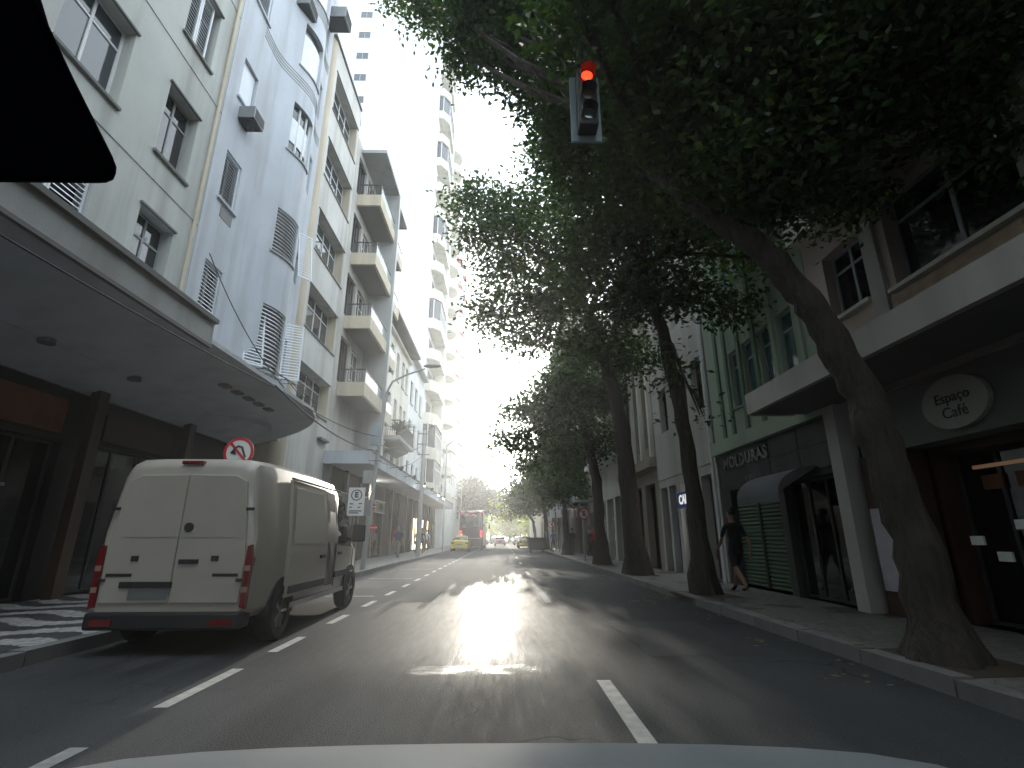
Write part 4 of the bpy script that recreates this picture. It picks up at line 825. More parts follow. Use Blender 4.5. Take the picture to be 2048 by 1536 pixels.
for k, (x, Y, h) in enumerate(((-9, 128, 8), (2, 150, 8.5), (9, 128, 9), (-4, 172, 9), (8, 168, 10), (14, 185, 11), (-16, 165, 10), (-9, 200, 12), (3, 205, 12), (22, 205, 12))):
    cl = [(Vector((x + random.uniform(-3, 3), Y + random.uniform(-2.5, 2.5), h * random.uniform(.22, 1.0))), random.uniform(1.7, 2.8)) for _ in range(11)]
    tree('sunlit yellow-green tree beyond the far crossing', [(x, Y, .0), (x + .3, Y, h * .4), (x, Y, h * .7)], .3, cl, .6, 'leaf_sunlit', 20 + k, density=80, group=GF)

# ================================================================== VEHICLES
def wheel(parent, x, y, r=.34, w=.22, side=1):
    """tyre with tread shoulder, rim child; axle along x, outer face towards side"""
    m = M(); pr = [(-.5, .62), (-.5, .9), (-.36, 1), (.36, 1), (.5, .9), (.5, .62)]; n = 24; vs = []
    for k in range(n):
        a = 2 * math.pi * k / n
        vs += [(x + q[0] * w, y + math.cos(a) * r * q[1], r + math.sin(a) * r * q[1]) for q in pr]
    l = len(pr); m.add(vs, [(k * l + i, ((k + 1) % n) * l + i, ((k + 1) % n) * l + (i + 1) % l, k * l + (i + 1) % l) for k in range(n) for i in range(l)])
    t = m.build('wheel', 'rubber', parent, smooth=40); q = M(); xo = x + side * w * .3
    q.prism([(y + math.cos(2 * math.pi * k / 20) * r * .63, r + math.sin(2 * math.pi * k / 20) * r * .63) for k in range(20)], min(x - side * w * .3, xo), max(x - side * w * .3, xo), 'x')
    for k in range(5):
        a = 2 * math.pi * k / 5; q.tube([(xo + side * .01, y, r), (xo + side * .015, y + math.cos(a) * r * .58, r + math.sin(a) * r * .58)], .03, 6)
    q.build('rim', 'metal_light', t, smooth=30); return t
def section(y, w, wt, zb, zt, wl=None, sh=1.08):
    """closed van / car cross-section: sill, flank, shoulder, tumblehome, roof"""
    sh = min(sh, zt - .16); half = [(w * .9, zb), (w * .985, zb + .1), (w, zb + .35 if zb + .35 < sh else (zb + sh) / 2), (w * .995, sh), (w * .97 + .03 * wt, sh + (zt - sh) * .25), (wt + .02, zt - (zt - sh) * .16), (wt - .03, zt - (zt - sh) * .06), (wt - .14, zt - .015), (wt * .5, zt)]
    return [(a, y, b) for a, b in half] + [(-a, y, b) for a, b in half[::-1]]
van = thing('delivery_van', 'cream-white panel van stopped at the left kerb with its side door slid open', 'van')
VL = 5.1
vs_ = [section(0, .93, .80, .42, 2.14), section(.03, .97, .84, .4, 2.2), section(.12, .985, .865, .38, 2.27), section(.6, .99, .87, .36, 2.3), section(2.0, .99, .875, .34, 2.32), section(3.1, .99, .87, .34, 2.3), section(3.45, .985, .84, .34, 2.2), section(3.75, .98, .78, .34, 1.98), section(4.15, .975, .74, .34, 1.62), section(4.4, .965, .78, .34, 1.36), section(4.75, .93, .74, .34, 1.16), section(4.98, .86, .7, .36, 1.02), section(5.1, .76, .62, .4, .86)]
M().loft(vs_).build('body', 'van_paint', van, smooth=35)
def flank(z, y=2.0):
    if z < 1.08: return .985 + .005
    t = (z - 1.08) / 1.22; return .99 - .025 * min(1, t / .25) * .9 - max(0, (t - .25)) / .6 * .075 - (max(0, t - .84) * .15)
def side_panel(pts, off, th, name, mat, parent, s=1, **k):
    n = len(pts); m = M(); a = [(s * (flank(z) + off), y, z) for y, z in pts]; b = [(s * (flank(z) + off - th), y, z) for y, z in pts]
    return m.add(a + b, [tuple(range(n)), tuple(range(2 * n - 1, n - 1, -1))] + [(i, (i + 1) % n, n + (i + 1) % n, n + i) for i in range(n)]).build(name, mat, parent, **k)
# slid-back door standing proud of the flank, opening behind it dark with tan lining
d_ = side_panel([(.95, .52), (2.55, .52), (2.55, 1.1), (2.55, 1.55), (2.45, 2.08), (.98, 2.1), (.95, 1.5), (.95, 1.1)], .06, .05, 'sliding_door', 'van_paint', van)
side_panel([(1.05, 1.22), (2.42, 1.2), (2.4, 1.55), (2.3, 1.98), (1.1, 1.99)], .068, .006, 'door_panel', 'van_panel', d_) if plain('van_panel', (.46, .43, .375), .2, coat=.6, var=.03) else 0
side_panel([(2.2, .98), (2.42, .98), (2.42, 1.03), (2.2, 1.03)], .09, .03, 'handle', 'plastic_black', d_)
side_panel([(1.0, .56), (2.5, .56), (2.5, .66), (1.0, .66)], .075, .02, 'moulding', 'plastic_black', d_)
op_ = side_panel([(2.6, .52), (3.12, .52), (3.14, 1.1), (3.14, 1.5), (3.1, 2.06), (2.6, 2.08), (2.58, 1.5), (2.58, 1.1)], .008, .02, 'door_opening', 'shop_dark', van)
side_panel([(2.62, .55), (2.82, .55), (2.84, 1.1), (2.82, 1.5), (2.82, 1.9), (2.62, 1.95), (2.62, 1.5), (2.62, 1.1)], .014, .006, 'door_lining', 'van_lining', op_) if plain('van_lining', (.26, .19, .12), .8) else 0
side_panel([(3.3, 1.17), (4.2, 1.12), (3.98, 1.55), (3.7, 1.93), (3.35, 2.0), (3.3, 1.55)], .012, .02, 'side_window', 'pane_car', van)
side_panel([(3.22, .62), (4.28, .62), (4.28, .72), (3.22, .72)], .02, .03, 'moulding', 'plastic_black', van); side_panel([(3.34, 1.0), (3.52, 1.0), (3.52, 1.05), (3.34, 1.05)], .03, .03, 'handle', 'plastic_black', van)
for s in (1, -1): M().box(s * 1.0 - .02, s * 1.0 + .02, 1.2, 3.75, .36, .43).build('sill', 'metal_light', van)
side_panel([(3.19, .48), (3.2, .48), (3.22, 1.1), (3.22, 1.5), (3.2, 2.08), (3.19, 2.08), (3.205, 1.5), (3.2, 1.1)], .006, .01, 'door_gap', 'plastic_black', van); side_panel([(4.31, .5), (4.32, .5), (4.33, 1.1), (4.31, 1.1)], .006, .01, 'door_gap', 'plastic_black', van)
M().box(.955, .985, .9, 3.2, 2.1, 2.125).build('door_rail', 'metal_dark', van)
# windscreen on the sloping nose, bonnet badge bar, bumpers
M().add([(-.74, 3.52, 2.17), (.74, 3.52, 2.17), (.7, 4.2, 1.6), (-.7, 4.2, 1.6)], [(0, 1, 2, 3)]).build('windscreen', 'pane_car', van)
M().box(-.8, .8, 4.9, 5.13, .4, .68).build('front_bumper', 'plastic_black', van, bevel=.04)
for s in (1, -1): M().ell((s * .72, 4.93, .93), (.12, .16, .13)).build('headlight', 'frame_white', van, smooth=60)
rb = M().box(-.94, .94, -.09, .2, .28, .47).build('rear_bumper', 'plastic_black', van, bevel=.03)
for s in (1, -1): M().box(s * .72 - .13, s * .72 + .13, -.1, -.088, .33, .4).build('reflector', 'lens_red', rb)
# rear doors: two leaves, recessed plate panel, hinges, badges, lock
for s in (1, -1):
    e = .012
    pts = [(e, .56), (.86, .56), (.875, 1.05), (.83, 1.55), (.765, 1.98), (.62, 2.05), (e, 2.06)]
    dd = M().prism([(s * a, z) for a, z in pts], -.028, .02, 'y').build('rear_door', 'van_paint', van, bevel=.012)
    for z in (.8, 1.62): M().box(s * .86 - .05, s * .86 + .05, -.05, -.0285, z, z + .035).build('hinge', 'plastic_black', dd)
    M().box(s * .5 - .045, s * .5 + .045, -.04, -.0285, 1.03, 1.09).build('vent_plug', 'plastic_black', dd)
    M().box(s * .66 - .16, s * .66 + .16, -.034, -.0285, .855, .89).build('badge', 'plastic_black', dd)
    M().box(s * .36 - .35, s * .36 + .35, -.033, -.0285, 1.3, 1.306).build('crease', 'metal_light', dd)
    tl = M().prism([(s * .885, .52), (s * .955, .5), (s * .972, 1.05), (s * .945, 1.22), (s * .895, 1.2)], -.035, .2, 'y').build('tail_light', 'lens_red', van)
    for z in (.68, .92): M().prism([(s * .888, z), (s * .962, z), (s * .964, z + .06), (s * .889, z + .06)], -.04, -.036, 'y').build('lens_band', 'lens_amber', tl)
M().box(-.62, .02, -.05, -.0285, .73, .8).build('handle_strip', 'plastic_black', van); M().box(-.5, -.02, -.038, -.0285, .6, .715).build('number_plate', 'metal_grey', van)
M().box(.06, .3, -.05, -.0285, 1.0, 1.05).build('handle', 'plastic_black', van)
M().prism([(.11 + .055 * math.cos(a * .5236), 1.42 + .055 * math.sin(a * .5236)) for a in range(12)], -.05, -.0285, 'y').build('emblem', 'plastic_black', van)
M().box(-.14, .14, -.02, .05, 2.19, 2.23).build('high_brake_light', 'lens_red', van)
mi = M().box(1.04, 1.3, 4.0, 4.12, 1.22, 1.56).build('mirror', 'plastic_black', van, bevel=.03); M().tube([(.93, 4.1, 1.25), (1.08, 4.06, 1.3)], .03, 6).build('mirror_arm', 'plastic_black', mi)
for s in (1, -1):
    for yw in (.95, 4.25):
        M().prism([(yw + .43 * math.cos(R(a)), .36 + .43 * math.sin(R(a))) for a in range(-8, 189, 12)], min(s * .8, s * 1.0), max(s * .8, s * 1.0), 'x').build('wheel_arch', 'plastic_black', van); wheel(van, s * .9, yw, .35, .24, s)
van.scale = (.94, 1, 1); van.location = (-3.92, 6.5, 0); van.rotation_euler = (0, 0, R(.6))

def sedan(paint, label, group, loc, rz, taxi=False, lit=True):
    c = thing('parked_car' if not taxi else 'taxi', label, 'taxi' if taxi else 'car', (0, 0, 0), group)
    se = [section(0, .74, .6, .42, .98, sh=.8), section(.08, .82, .68, .34, 1.02, sh=.8), section(.6, .86, .72, .26, 1.06, sh=.84), section(1.2, .87, .7, .24, 1.02, sh=.84), section(3.0, .87, .7, .24, .98, sh=.82), section(3.9, .84, .66, .26, .84, sh=.7), section(4.25, .72, .56, .34, .7, sh=.58)]
    M().loft(se).build('body', paint, c, smooth=40)
    cb = [[(a, y, z) for a, z in ((w, .98), (w * .92, 1.2), (w * .8, zt), (w * .4, zt + .03), (-w * .4, zt + .03), (-w * .8, zt), (-w * .92, 1.2), (-w, .98))] for y, w, zt in ((.55, .72, 1.0), (1.0, .75, 1.36), (1.4, .76, 1.44), (2.3, .76, 1.44), (2.7, .75, 1.34), (3.15, .7, 1.0))]
    M().loft(cb).build('cabin', 'pane_car', c, smooth=30)
    rf = [[(a, y, z) for a, z in ((w, zt - .03), (w * .5, zt + .035), (-w * .5, zt + .035), (-w, zt - .03), (-w, zt - .1), (w, zt - .1))] for y, w, zt in ((.95, .6, 1.36), (1.4, .66, 1.45), (2.3, .66, 1.45), (2.65, .6, 1.36))]
    M().loft(rf).build('roof', paint, c, smooth=40)
    for s in (1, -1):
        M().box(s * .66 - .12, s * .66 + .12, -.015, .1, .72, .86).build('tail_light', 'lens_lit' if lit else 'lens_red', c)
        for yw in (.85, 3.4): wheel(c, s * .78, yw, .3, .2, s)
        M().tube([(s * .73, .62, .99), (s * .65, 1.02, 1.36)], .035, 6).build('pillar', paint, c)
    M().box(-.8, .8, -.05, .06, .36, .56).build('bumper', paint, c, bevel=.03); M().box(-.25, .25, -.062, -.052, .6, .72).build('number_plate', 'metal_grey', c)
    if taxi: M().box(-.18, .18, 1.7, 1.85, 1.5, 1.62).build('roof_sign', 'sign_white', c); [M().box(s * .88 - .006, s * .88 + .006, .7, 3.5, .62, .74).build('stripe', 'taxi_blue', c) for s in (1, -1)]
    c.location = loc; c.rotation_euler = (0, 0, rz); return c
sedan('taxi_yellow', 'yellow taxi stopped behind the black coach', None, (-4.1, 50.5, 0), 0, True, False)
sedan('taxi_yellow', 'yellow taxi parked at the right kerb beyond the dumpster', None, (2.9, 66, 0), R(2), True, False)
sedan('car_white', 'white car driving away along the middle lane', None, (-.4, 84, 0), 0)
for k, (x, y, p) in enumerate(((-3.9, 74.5, 'car_silver'), (-3.9, 80.5, 'car_dark'), (-3.8, 104, 'car_white'), (-1.6, 112, 'car_silver'), (2.9, 92, 'car_white'))):
    sedan(p, {0: 'silver car parked ahead of the black coach', 1: 'dark car parked beyond the silver one ahead of the coach', 2: 'white car parked under the dark bushy far tree', 3: 'silver car waiting near the far crossing', 4: 'white car parked at the right kerb past the yellow taxi'}[k], None, (x, y, 0), 0, False, False)

bus = thing('coach', 'tall black double-decker coach seen from behind at the left kerb', 'bus')
def rrect(w, z0, z1, y, r=.18):
    p = []
    for cx, cz, a0 in ((w - r, z1 - r, 0), (-w + r, z1 - r, 90), (-w + r, z0 + r, 180), (w - r, z0 + r, 270)):
        p += [(cx + r * math.cos(R(a0 + t)), y, cz + r * math.sin(R(a0 + t))) for t in (0, 30, 60, 90)]
    return p
M().loft([rrect(1.2, .45, 3.98, 0), rrect(1.26, .38, 4.04, .12), rrect(1.28, .35, 4.08, .5), rrect(1.28, .35, 4.08, 12), rrect(1.2, .4, 3.9, 12.8)]).build('body', 'coach_black', bus, smooth=40)
M().box(-1.05, 1.05, -.03, .01, 2.35, 3.75).build('rear_window', 'pane_car', bus); M().box(-1.1, 1.1, -.05, .02, 1.2, 1.26).build('trim', 'metal_grey', bus)
for k in range(5): M().box(-.8, .8, -.025, .01, .75 + k * .08, .79 + k * .08).build('grille_slat', 'plastic_black', bus)
for s in (1, -1):
    M().box(s * 1.08 - .1, s * 1.08 + .1, -.04, .03, 1.35, 2.0).build('tail_light', 'lens_lit', bus); M().box(s * 1.0 - .12, s * 1.0 + .12, -.02, .05, 3.9, 3.96).build('marker_light', 'lens_lit', bus)
    for k in range(6): M().box(s * 1.283 - .006, s * 1.283 + .006, .6 + k * 1.9, 2.35 + k * 1.9, 2.55, 3.6).build('side_window', 'pane_car', bus)
    for yw in (2.6, 3.9, 10.3): wheel(bus, s * 1.12, yw, .5, .3, s)
M().box(-.3, .3, -.025, .04, 3.92, 3.97).build('brake_light', 'lens_lit', bus); M().box(-1.18, 1.18, -.1, .2, .38, .62).build('rear_bumper', 'coach_black', bus, bevel=.04)
sw = M()
for k in range(9): a = -.55 + k * .13; sw.box(a, a + .11, -.036, -.031, 3.55 + .07 * math.sin(k * 1.4), 3.6 + .07 * math.sin(k * 1.4))
sw.build('logo', 'metal_light', bus); M().tube([(1.28, 12.3, 3.2), (1.6, 12.7, 3.0), (1.62, 12.75, 2.4)], [.04, .04, .12], 8).build('mirror', 'plastic_black', bus)
bus.location = (-3.35, 56, 0)

# ---- the car the picture is taken from: bonnet and interior mirror
own = thing('car', 'white car bonnet with dark interior mirror, seen from the driving seat', 'car', (0, 1.2, .0))
bn = M(); secs = []
for y, z, w in ((.45, .985, .92), (.7, .965, .92), (.92, .94, .92), (1.1, .91, .92), (1.2, .868, .9), (1.26, .79, .88), (1.28, .6, .85)):
    row = [(w * math.sin(R(a)) / math.sin(R(75)), y - .1 * (abs(a) / 75) ** 2.4, z + .022 - .02 * (abs(a) / 75) ** 2 - .07 * (abs(a) / 75) ** 6) for a in range(-75, 76, 10)]
    secs.append(row + [(w, y - .25, .3), (-w, y - .25, .3)])
bn.loft(secs).build('bonnet', 'bonnet_white', own, smooth=50)
for s in (1, -1): wheel(own, s * .72, 1.0, .3, .2, s)
mp_ = [ray(*q) for q in ((-260, -160), (10, -140), (75, 0), (150, 160), (205, 270), (226, 312), (235, 336), (236, 350), (228, 361), (214, 367), (195, 368), (0, 366), (-260, 366))]
mb = M(); fr = [Vector((0, 0, CAMZ)) + r_.normalized() * (.42 / r_.normalized().dot(ray(100, 300).normalized())) for r_ in mp_]
nrm = ray(60, 220).normalized(); n = len(fr)
mb.add([v for v in fr] + [v + nrm * .05 for v in fr], [tuple(range(n)), tuple(range(2 * n - 1, n - 1, -1))] + [(i, (i + 1) % n, n + (i + 1) % n, n + i) for i in range(n)]).build('rear_view_mirror', 'mirror_black', own, bevel=.006) if plain('mirror_black', (.006, .007, .011), 1, spec=0, var=0) else 0
cA = sum(fr, Vector()) / n; M().tube([cA + nrm * .03, cA + Vector((-.06, .0, .12)), (cA.x - .08, .1, 1.76)], .012, 8).build('mirror_stalk', 'mirror_black', own)
M().box(-.65, .65, .02, .14, 1.74, 1.8).build('roof_header', 'mirror_black', own)

# ================================================================== SIGNS, LAMPS, WIRES
tl = thing('traffic_light', 'overhead traffic light showing red among the leaves', 'traffic light', (4.7, 2.0, .12))
bx, by, bz = 1.03, 5.0, 6.03
M().box(bx - .19, bx + .19, by + .14, by + .17, bz, bz + 1.02).build('backboard', 'housing_grey', tl)
hd = M().box(bx - .12, bx + .12, by - .06, by + .138, bz + .08, bz + .96).build('housing', 'plastic_black', tl, bevel=.02)
for k, mt in enumerate(('pane_teal', 'lens_amber_dark', 'red_lamp')):
    if mt not in MATS: plain(mt, (.06, .04, .01), .3, var=0)
    zc = bz + .22 + k * .3
    M().prism([(bx + .07 * math.cos(a * .3927), zc + .07 * math.sin(a * .3927)) for a in range(16)], by - .075, by - .062, 'y').build('lens', mt, hd)
    v_ = M(); pr = [(bx + .095 * math.cos(R(a)), zc + .095 * math.sin(R(a))) for a in range(-10, 191, 20)]; l = len(pr)
    v_.add([(x, by - .061, z) for x, z in pr] + [(x, by - .2, z) for x, z in pr], [(i, i + 1, l + i + 1, l + i) for i in range(l - 1)]); v_.build('visor', 'plastic_black', hd)
M().tube([(4.7, 2.0, .1), (4.7, 2.0, 8.4), (4.3, 2.3, 8.8), (bx, by + .25, 8.85)], [.09, .07, .06, .045], 10).build('pole', 'metal_dark', tl, smooth=50); M().tube([(bx, by + .22, 8.85), (bx, by + .22, 6.6)], .016, 6).build('bracket', 'metal_dark', tl)

def ring_sign(name, label, loc, r, pole_h, zc, style, dx=0):
    x, y, z0 = loc; t = thing(name, label, 'sign', loc)
    M().tube([(x, y + .05, z0 - .02), (x, y + .05, pole_h)], .03, 8).build('post', 'metal_grey', t)
    c = lambda rr: [(x + rr * math.cos(a * .19635), zc + rr * math.sin(a * .19635)) for a in range(32)]
    p = M().prism(c(r), y - .005, y + .008, 'y').build('plate', 'sign_white', t)
    M().loft([[(a, y - .010, b) for a, b in c(r)], [(a, y - .010, b) for a, b in c(r * .8)]]) if False else 0
    rg = M(); o_, i_ = c(r * .995), c(r * .8); rg.add([(a, y - .009, b) for a, b in o_ + i_], [(k, (k + 1) % 32, 32 + (k + 1) % 32, 32 + k) for k in range(32)]); rg.build('red_ring', 'sign_red', p)
    if style == 'turn':
        g = M().tube([(x + .12 * r / .25, y - .012, zc - .1), (x + .06, y - .012, zc + .1), (x - .02, y - .012, zc + .12), (x - .1, y - .012, zc + .06)], .02, 6); g.prism([(x - .04, zc - .06), (x - .16, zc - .02), (x - .08, zc + .1)], y - .02, y - .01, 'y'); g.build('arrow', 'sign_black', p)
    else: lettering('E', r * 1.1, 'sign_black', p, (x, y - .008, zc), '-y', .003, 1, .01)
    M().prism([(x - r * .62, zc + r * .55), (x - r * .5, zc + r * .65), (x + r * .62, zc - r * .55), (x + r * .5, zc - r * .65)], y - .024, y - .0205, 'y').build('red_slash', 'sign_red', p); return t
ring_sign('road_sign', 'round red-ringed no-turn sign standing behind the van roof', (-5.25, 10.1, .13), .3, 3.2, 2.92, 'turn')
ring_sign('road_sign', 'round red-ringed no-parking sign by the trees on the right pavement', (4.3, 27.5, .13), .3, 2.8, 2.5, 'E')
ring_sign('road_sign', 'small round no-parking sign beside the pavement boards far on the right', (4.3, 46, .13), .3, 2.7, 2.4, 'E')
pk = thing('parking_sign', 'white rectangular parking sign with black ringed letter E', 'sign', (-5.25, 18.9, .13))
M().tube([(-5.22, 18.96, .1), (-5.2, 18.96, 3.2)], .03, 8).build('post', 'metal_grey', pk)
pl = M().box(-5.62, -5.02, 18.9, 18.915, 2.05, 3.05).build('plate', 'sign_white', pk); x, zc = -5.32, 2.78
g = M(); g.add([(x + rr * math.cos(a * .2618), 18.896, zc + rr * math.sin(a * .2618)) for rr in (.2, .165) for a in range(24)], [(k, (k + 1) % 24, 24 + (k + 1) % 24, 24 + k) for k in range(24)]); g.build('ring', 'sign_black', pl)
lettering('E', .27, 'sign_black', pl, (x, 18.897, zc), '-y', .002, 1, .012)
for k, (a, b, z) in enumerate(((-5.55, -5.42, 2.45), (-5.22, -5.1, 2.46), (-5.55, -5.45, 2.33), (-5.25, -5.15, 2.33), (-5.55, -5.1, 2.2), (-5.55, -5.2, 2.13))): M().box(a, b, 18.894, 18.899, z, z + .035).build('text_line', 'sign_black', pl)
M().box(-5.18, -4.8, 18.94, 18.955, 2.05, 2.6).build('side_plate', 'metal_grey', pk)

def utility_pole(name, label, x, y, h, lean=(0, 0), r=.13):
    t = thing(name, label, 'pole', (x, y, .13)); top = (x + lean[0], y + lean[1], h)
    M().tube([(x, y, .1), tuple((a + b) / 2 for a, b in zip((x, y, .1), top)), top], [r, r * .85, r * .65], 12).build('shaft', 'concrete', t, smooth=50); return t, top
lp, top = utility_pole('street_lamp', 'leaning street lamp with long arm and grey meter boxes behind the parking sign', -5.35, 20.6, 7.2, (.35, .3), .1)
M().tube([top, (-4.8, 21, 7.75), (-4.3, 21.3, 8.15), (-3.55, 21.8, 8.62)], [.05, .045, .04, .035], 8).build('arm', 'metal_grey', lp, smooth=50)
M().ell((-3.25, 21.95, 8.8), (.42, .16, .085)).build('lamp_head', 'metal_grey', lp, smooth=60)
M().box(-5.4, -5.08, 20.4, 20.62, 4.9, 5.75).build('meter_box', 'housing_grey', lp, bevel=.01); M().box(-5.55, -5.2, 20.35, 20.55, 3.35, 3.85).build('meter_box', 'concrete', lp, bevel=.01); M().box(-5.42, -4.9, 20.5, 20.6, 4.25, 4.3).build('cross_arm', 'metal_grey', lp)
up_, top2 = utility_pole('utility_pole', 'grey concrete utility pole at the kerb among the pedestrians', -5.3, 33.5, 8.2, (.05, 0), .16)
for z in (7.9, 7.2, 6.5): M().box(-5.65, -4.85, 33.36, 33.44, z, z + .07).build('cross_arm', 'metal_grey', up_)
for z in (1.2,): pass
for k, (y, lab) in enumerate(((47, 'thin grey lamp post with raised arm by the coach stop'), (66, 'thin lamp post with raised arm past the coach'))):
    t, tp = utility_pole('street_lamp', lab, -5.3, y, 9.5, (.05, 0), .09); M().tube([tp, (-4.4, y, 10.2), (-3.0, y, 10.8)], [.05, .04, .035], 8).build('arm', 'metal_grey', t); M().ell((-2.7, y, 10.9), (.45, .16, .09)).build('lamp_head', 'metal_grey', t, smooth=60)
WL = {0: 'thin black cable sagging under the edge of the concrete canopy', 1: 'bundled black cable running from the canopy end to the lamp pole', 2: 'upper black cable between the canopy end and the lamp pole', 3: 'black cable strung between the lamp pole and the utility pole', 4: 'lower black cable strung between the two poles', 5: 'looped black cable hanging at the bowed bay'}
for k, (a, b, s) in enumerate((((-5.9, 2.0, 4.7), (-5.88, 12.6, 5.0), .12), ((-5.88, 12.6, 5.05), (-5.12, 20.75, 4.7), .35), ((-6.3, 13.2, 5.35), (-5.08, 20.8, 5.3), .3), ((-5.1, 20.8, 5.0), (-5.3, 33.4, 7.2), .4), ((-5.1, 20.8, 4.3), (-5.3, 33.4, 6.5), .45), ((-7.9, 12.1, 8.6), (-6.0, 13.4, 5.22), .3))):
    a, b = Vector(a), Vector(b); solo(M().tube([a.lerp(b, t / 12) - Vector((0, 0, s * 4 * (t / 12) * (1 - t / 12))) for t in range(13)], .014 if k != 1 else .022, 6), 'cable', 'cable', WL[k], 'cable')
for k in range(4):
    a, b = Vector((-6.02, 11.8 + .5 * k, 5.25)), Vector((-5.92, 14.2 + .4 * k, 5.25)); solo(M().tube([a.lerp(b, t / 10) + Vector((0, 0, .22 * math.sin(math.pi * t / 10) + .02 * k)) for t in range(11)], .012, 5), 'cable', 'cable', 'short slack cable coiled on the canopy edge below the bowed bay', 'cable', 'slack cables on the canopy edge')
# balcony ferns
fn = thing('potted_fern', 'leafy green plant growing over the balcony railing of the old house', 'plant', (-7.1, 34.0, 7.8))
M().tube([(-7.1, 34, 7.8), (-7.1, 34, 8.15)], [.16, .22], 12).build('pot', 'pot', fn)
rng = random.Random(5); fm = M()
for k in range(70):
    a = rng.uniform(0, 6.28); l = rng.uniform(.5, 1.3); h = rng.uniform(.3, 1.3); p0 = Vector((-7.1, 34, 8.15)); d = Vector((math.cos(a), math.sin(a), 0)); sd_ = Vector((-d.y, d.x, 0)) * .05
    q = [p0 + d * l * t + Vector((0, 0, h * (1.6 * t - 1.1 * t * t))) for t in (0, .35, .7, 1)]
    for i in range(3): fm.add([q[i] - sd_ * (1.4 - i * .3), q[i] + sd_ * (1.4 - i * .3), q[i + 1] + sd_ * (1.1 - i * .35), q[i + 1] - sd_ * (1.1 - i * .35)], [(0, 1, 2, 3)])
fm.build('fronds', 'fern', fn)
# dumpster, boards
dm = thing('dumpster', 'dark metal dumpster standing in the road at the right kerb', 'dumpster', (3.1, 47.5, 0))
M().prism([(2.35, .25), (3.75, .25), (3.9, 1.2), (2.2, 1.2)], 46.6, 48.6, 'y').build('bin', 'bin_dark', dm, bevel=.03); M().box(2.15, 3.95, 46.55, 48.65, 1.2, 1.3).build('lid', 'metal_dark', dm)
for a in (2.5, 3.6):
    for b in (46.8, 48.4): M().tube([(a - .04, b, .13), (a + .04, b, .13)], .13, 10).build('castor', 'rubber', dm)
for k, (x, z) in enumerate(((4.2, 2.9), (4.75, 2.9))):
    t = thing('notice_board', 'white notice board on a post beside the far shop canopy', 'sign', (x, 44, .13), 'paired notice boards'); M().tube([(x, 44.05, .1), (x, 44.05, 3.6)], .03, 6).build('post', 'metal_dark', t); M().box(x - .22, x + .22, 44, 44.02, z, z + .65).build('plate', 'sign_white', t)

rl_ = np.random.default_rng(9)
lit = leaf_mesh('fallen_leaves', [((x_, y_, .0), (1.0, 2.4, .0), n_) for x_, y_, n_ in ((3.7, 7, 60), (3.5, 12, 90), (3.6, 17, 70), (3.7, 23, 70), (-4.8, 14, 40), (1.5, 14, 25))], .09, 'leaf_dry', 9) if not leaf_mat('leaf_dry', (.12, .085, .03), (.2, .16, .05), .1) else None
co = np.empty(len(lit.vertices) * 3, np.float32); lit.vertices.foreach_get('co', co); co = co.reshape(-1, 4, 3); ctr = co.mean(1, keepdims=True)
up_z = np.where((ctr[:, :, 0] > KR) | (ctr[:, :, 0] < KL), .165, .012); co[:, :, 2] = up_z + np.clip((co[:, :, 2] - ctr[:, :, 2]) * .12, -.008, .02); lit.vertices.foreach_set('co', co.ravel()); lit.update()
lo = bpy.data.objects.new('fallen_leaves', lit); COL.objects.link(lo); lo['kind'] = 'stuff'; lo['label'] = 'dry fallen leaves scattered along the right kerb'; lo['category'] = 'leaves'
solo(M().tube([(XL + .06, 11.35, 4.7), (XL + .06, 11.35, 24.5)], .04, 8), 'drain_pipe', 'wall_tan', 'tan drain pipe on the joint between the grey-green and blue-grey blocks', 'pipe')
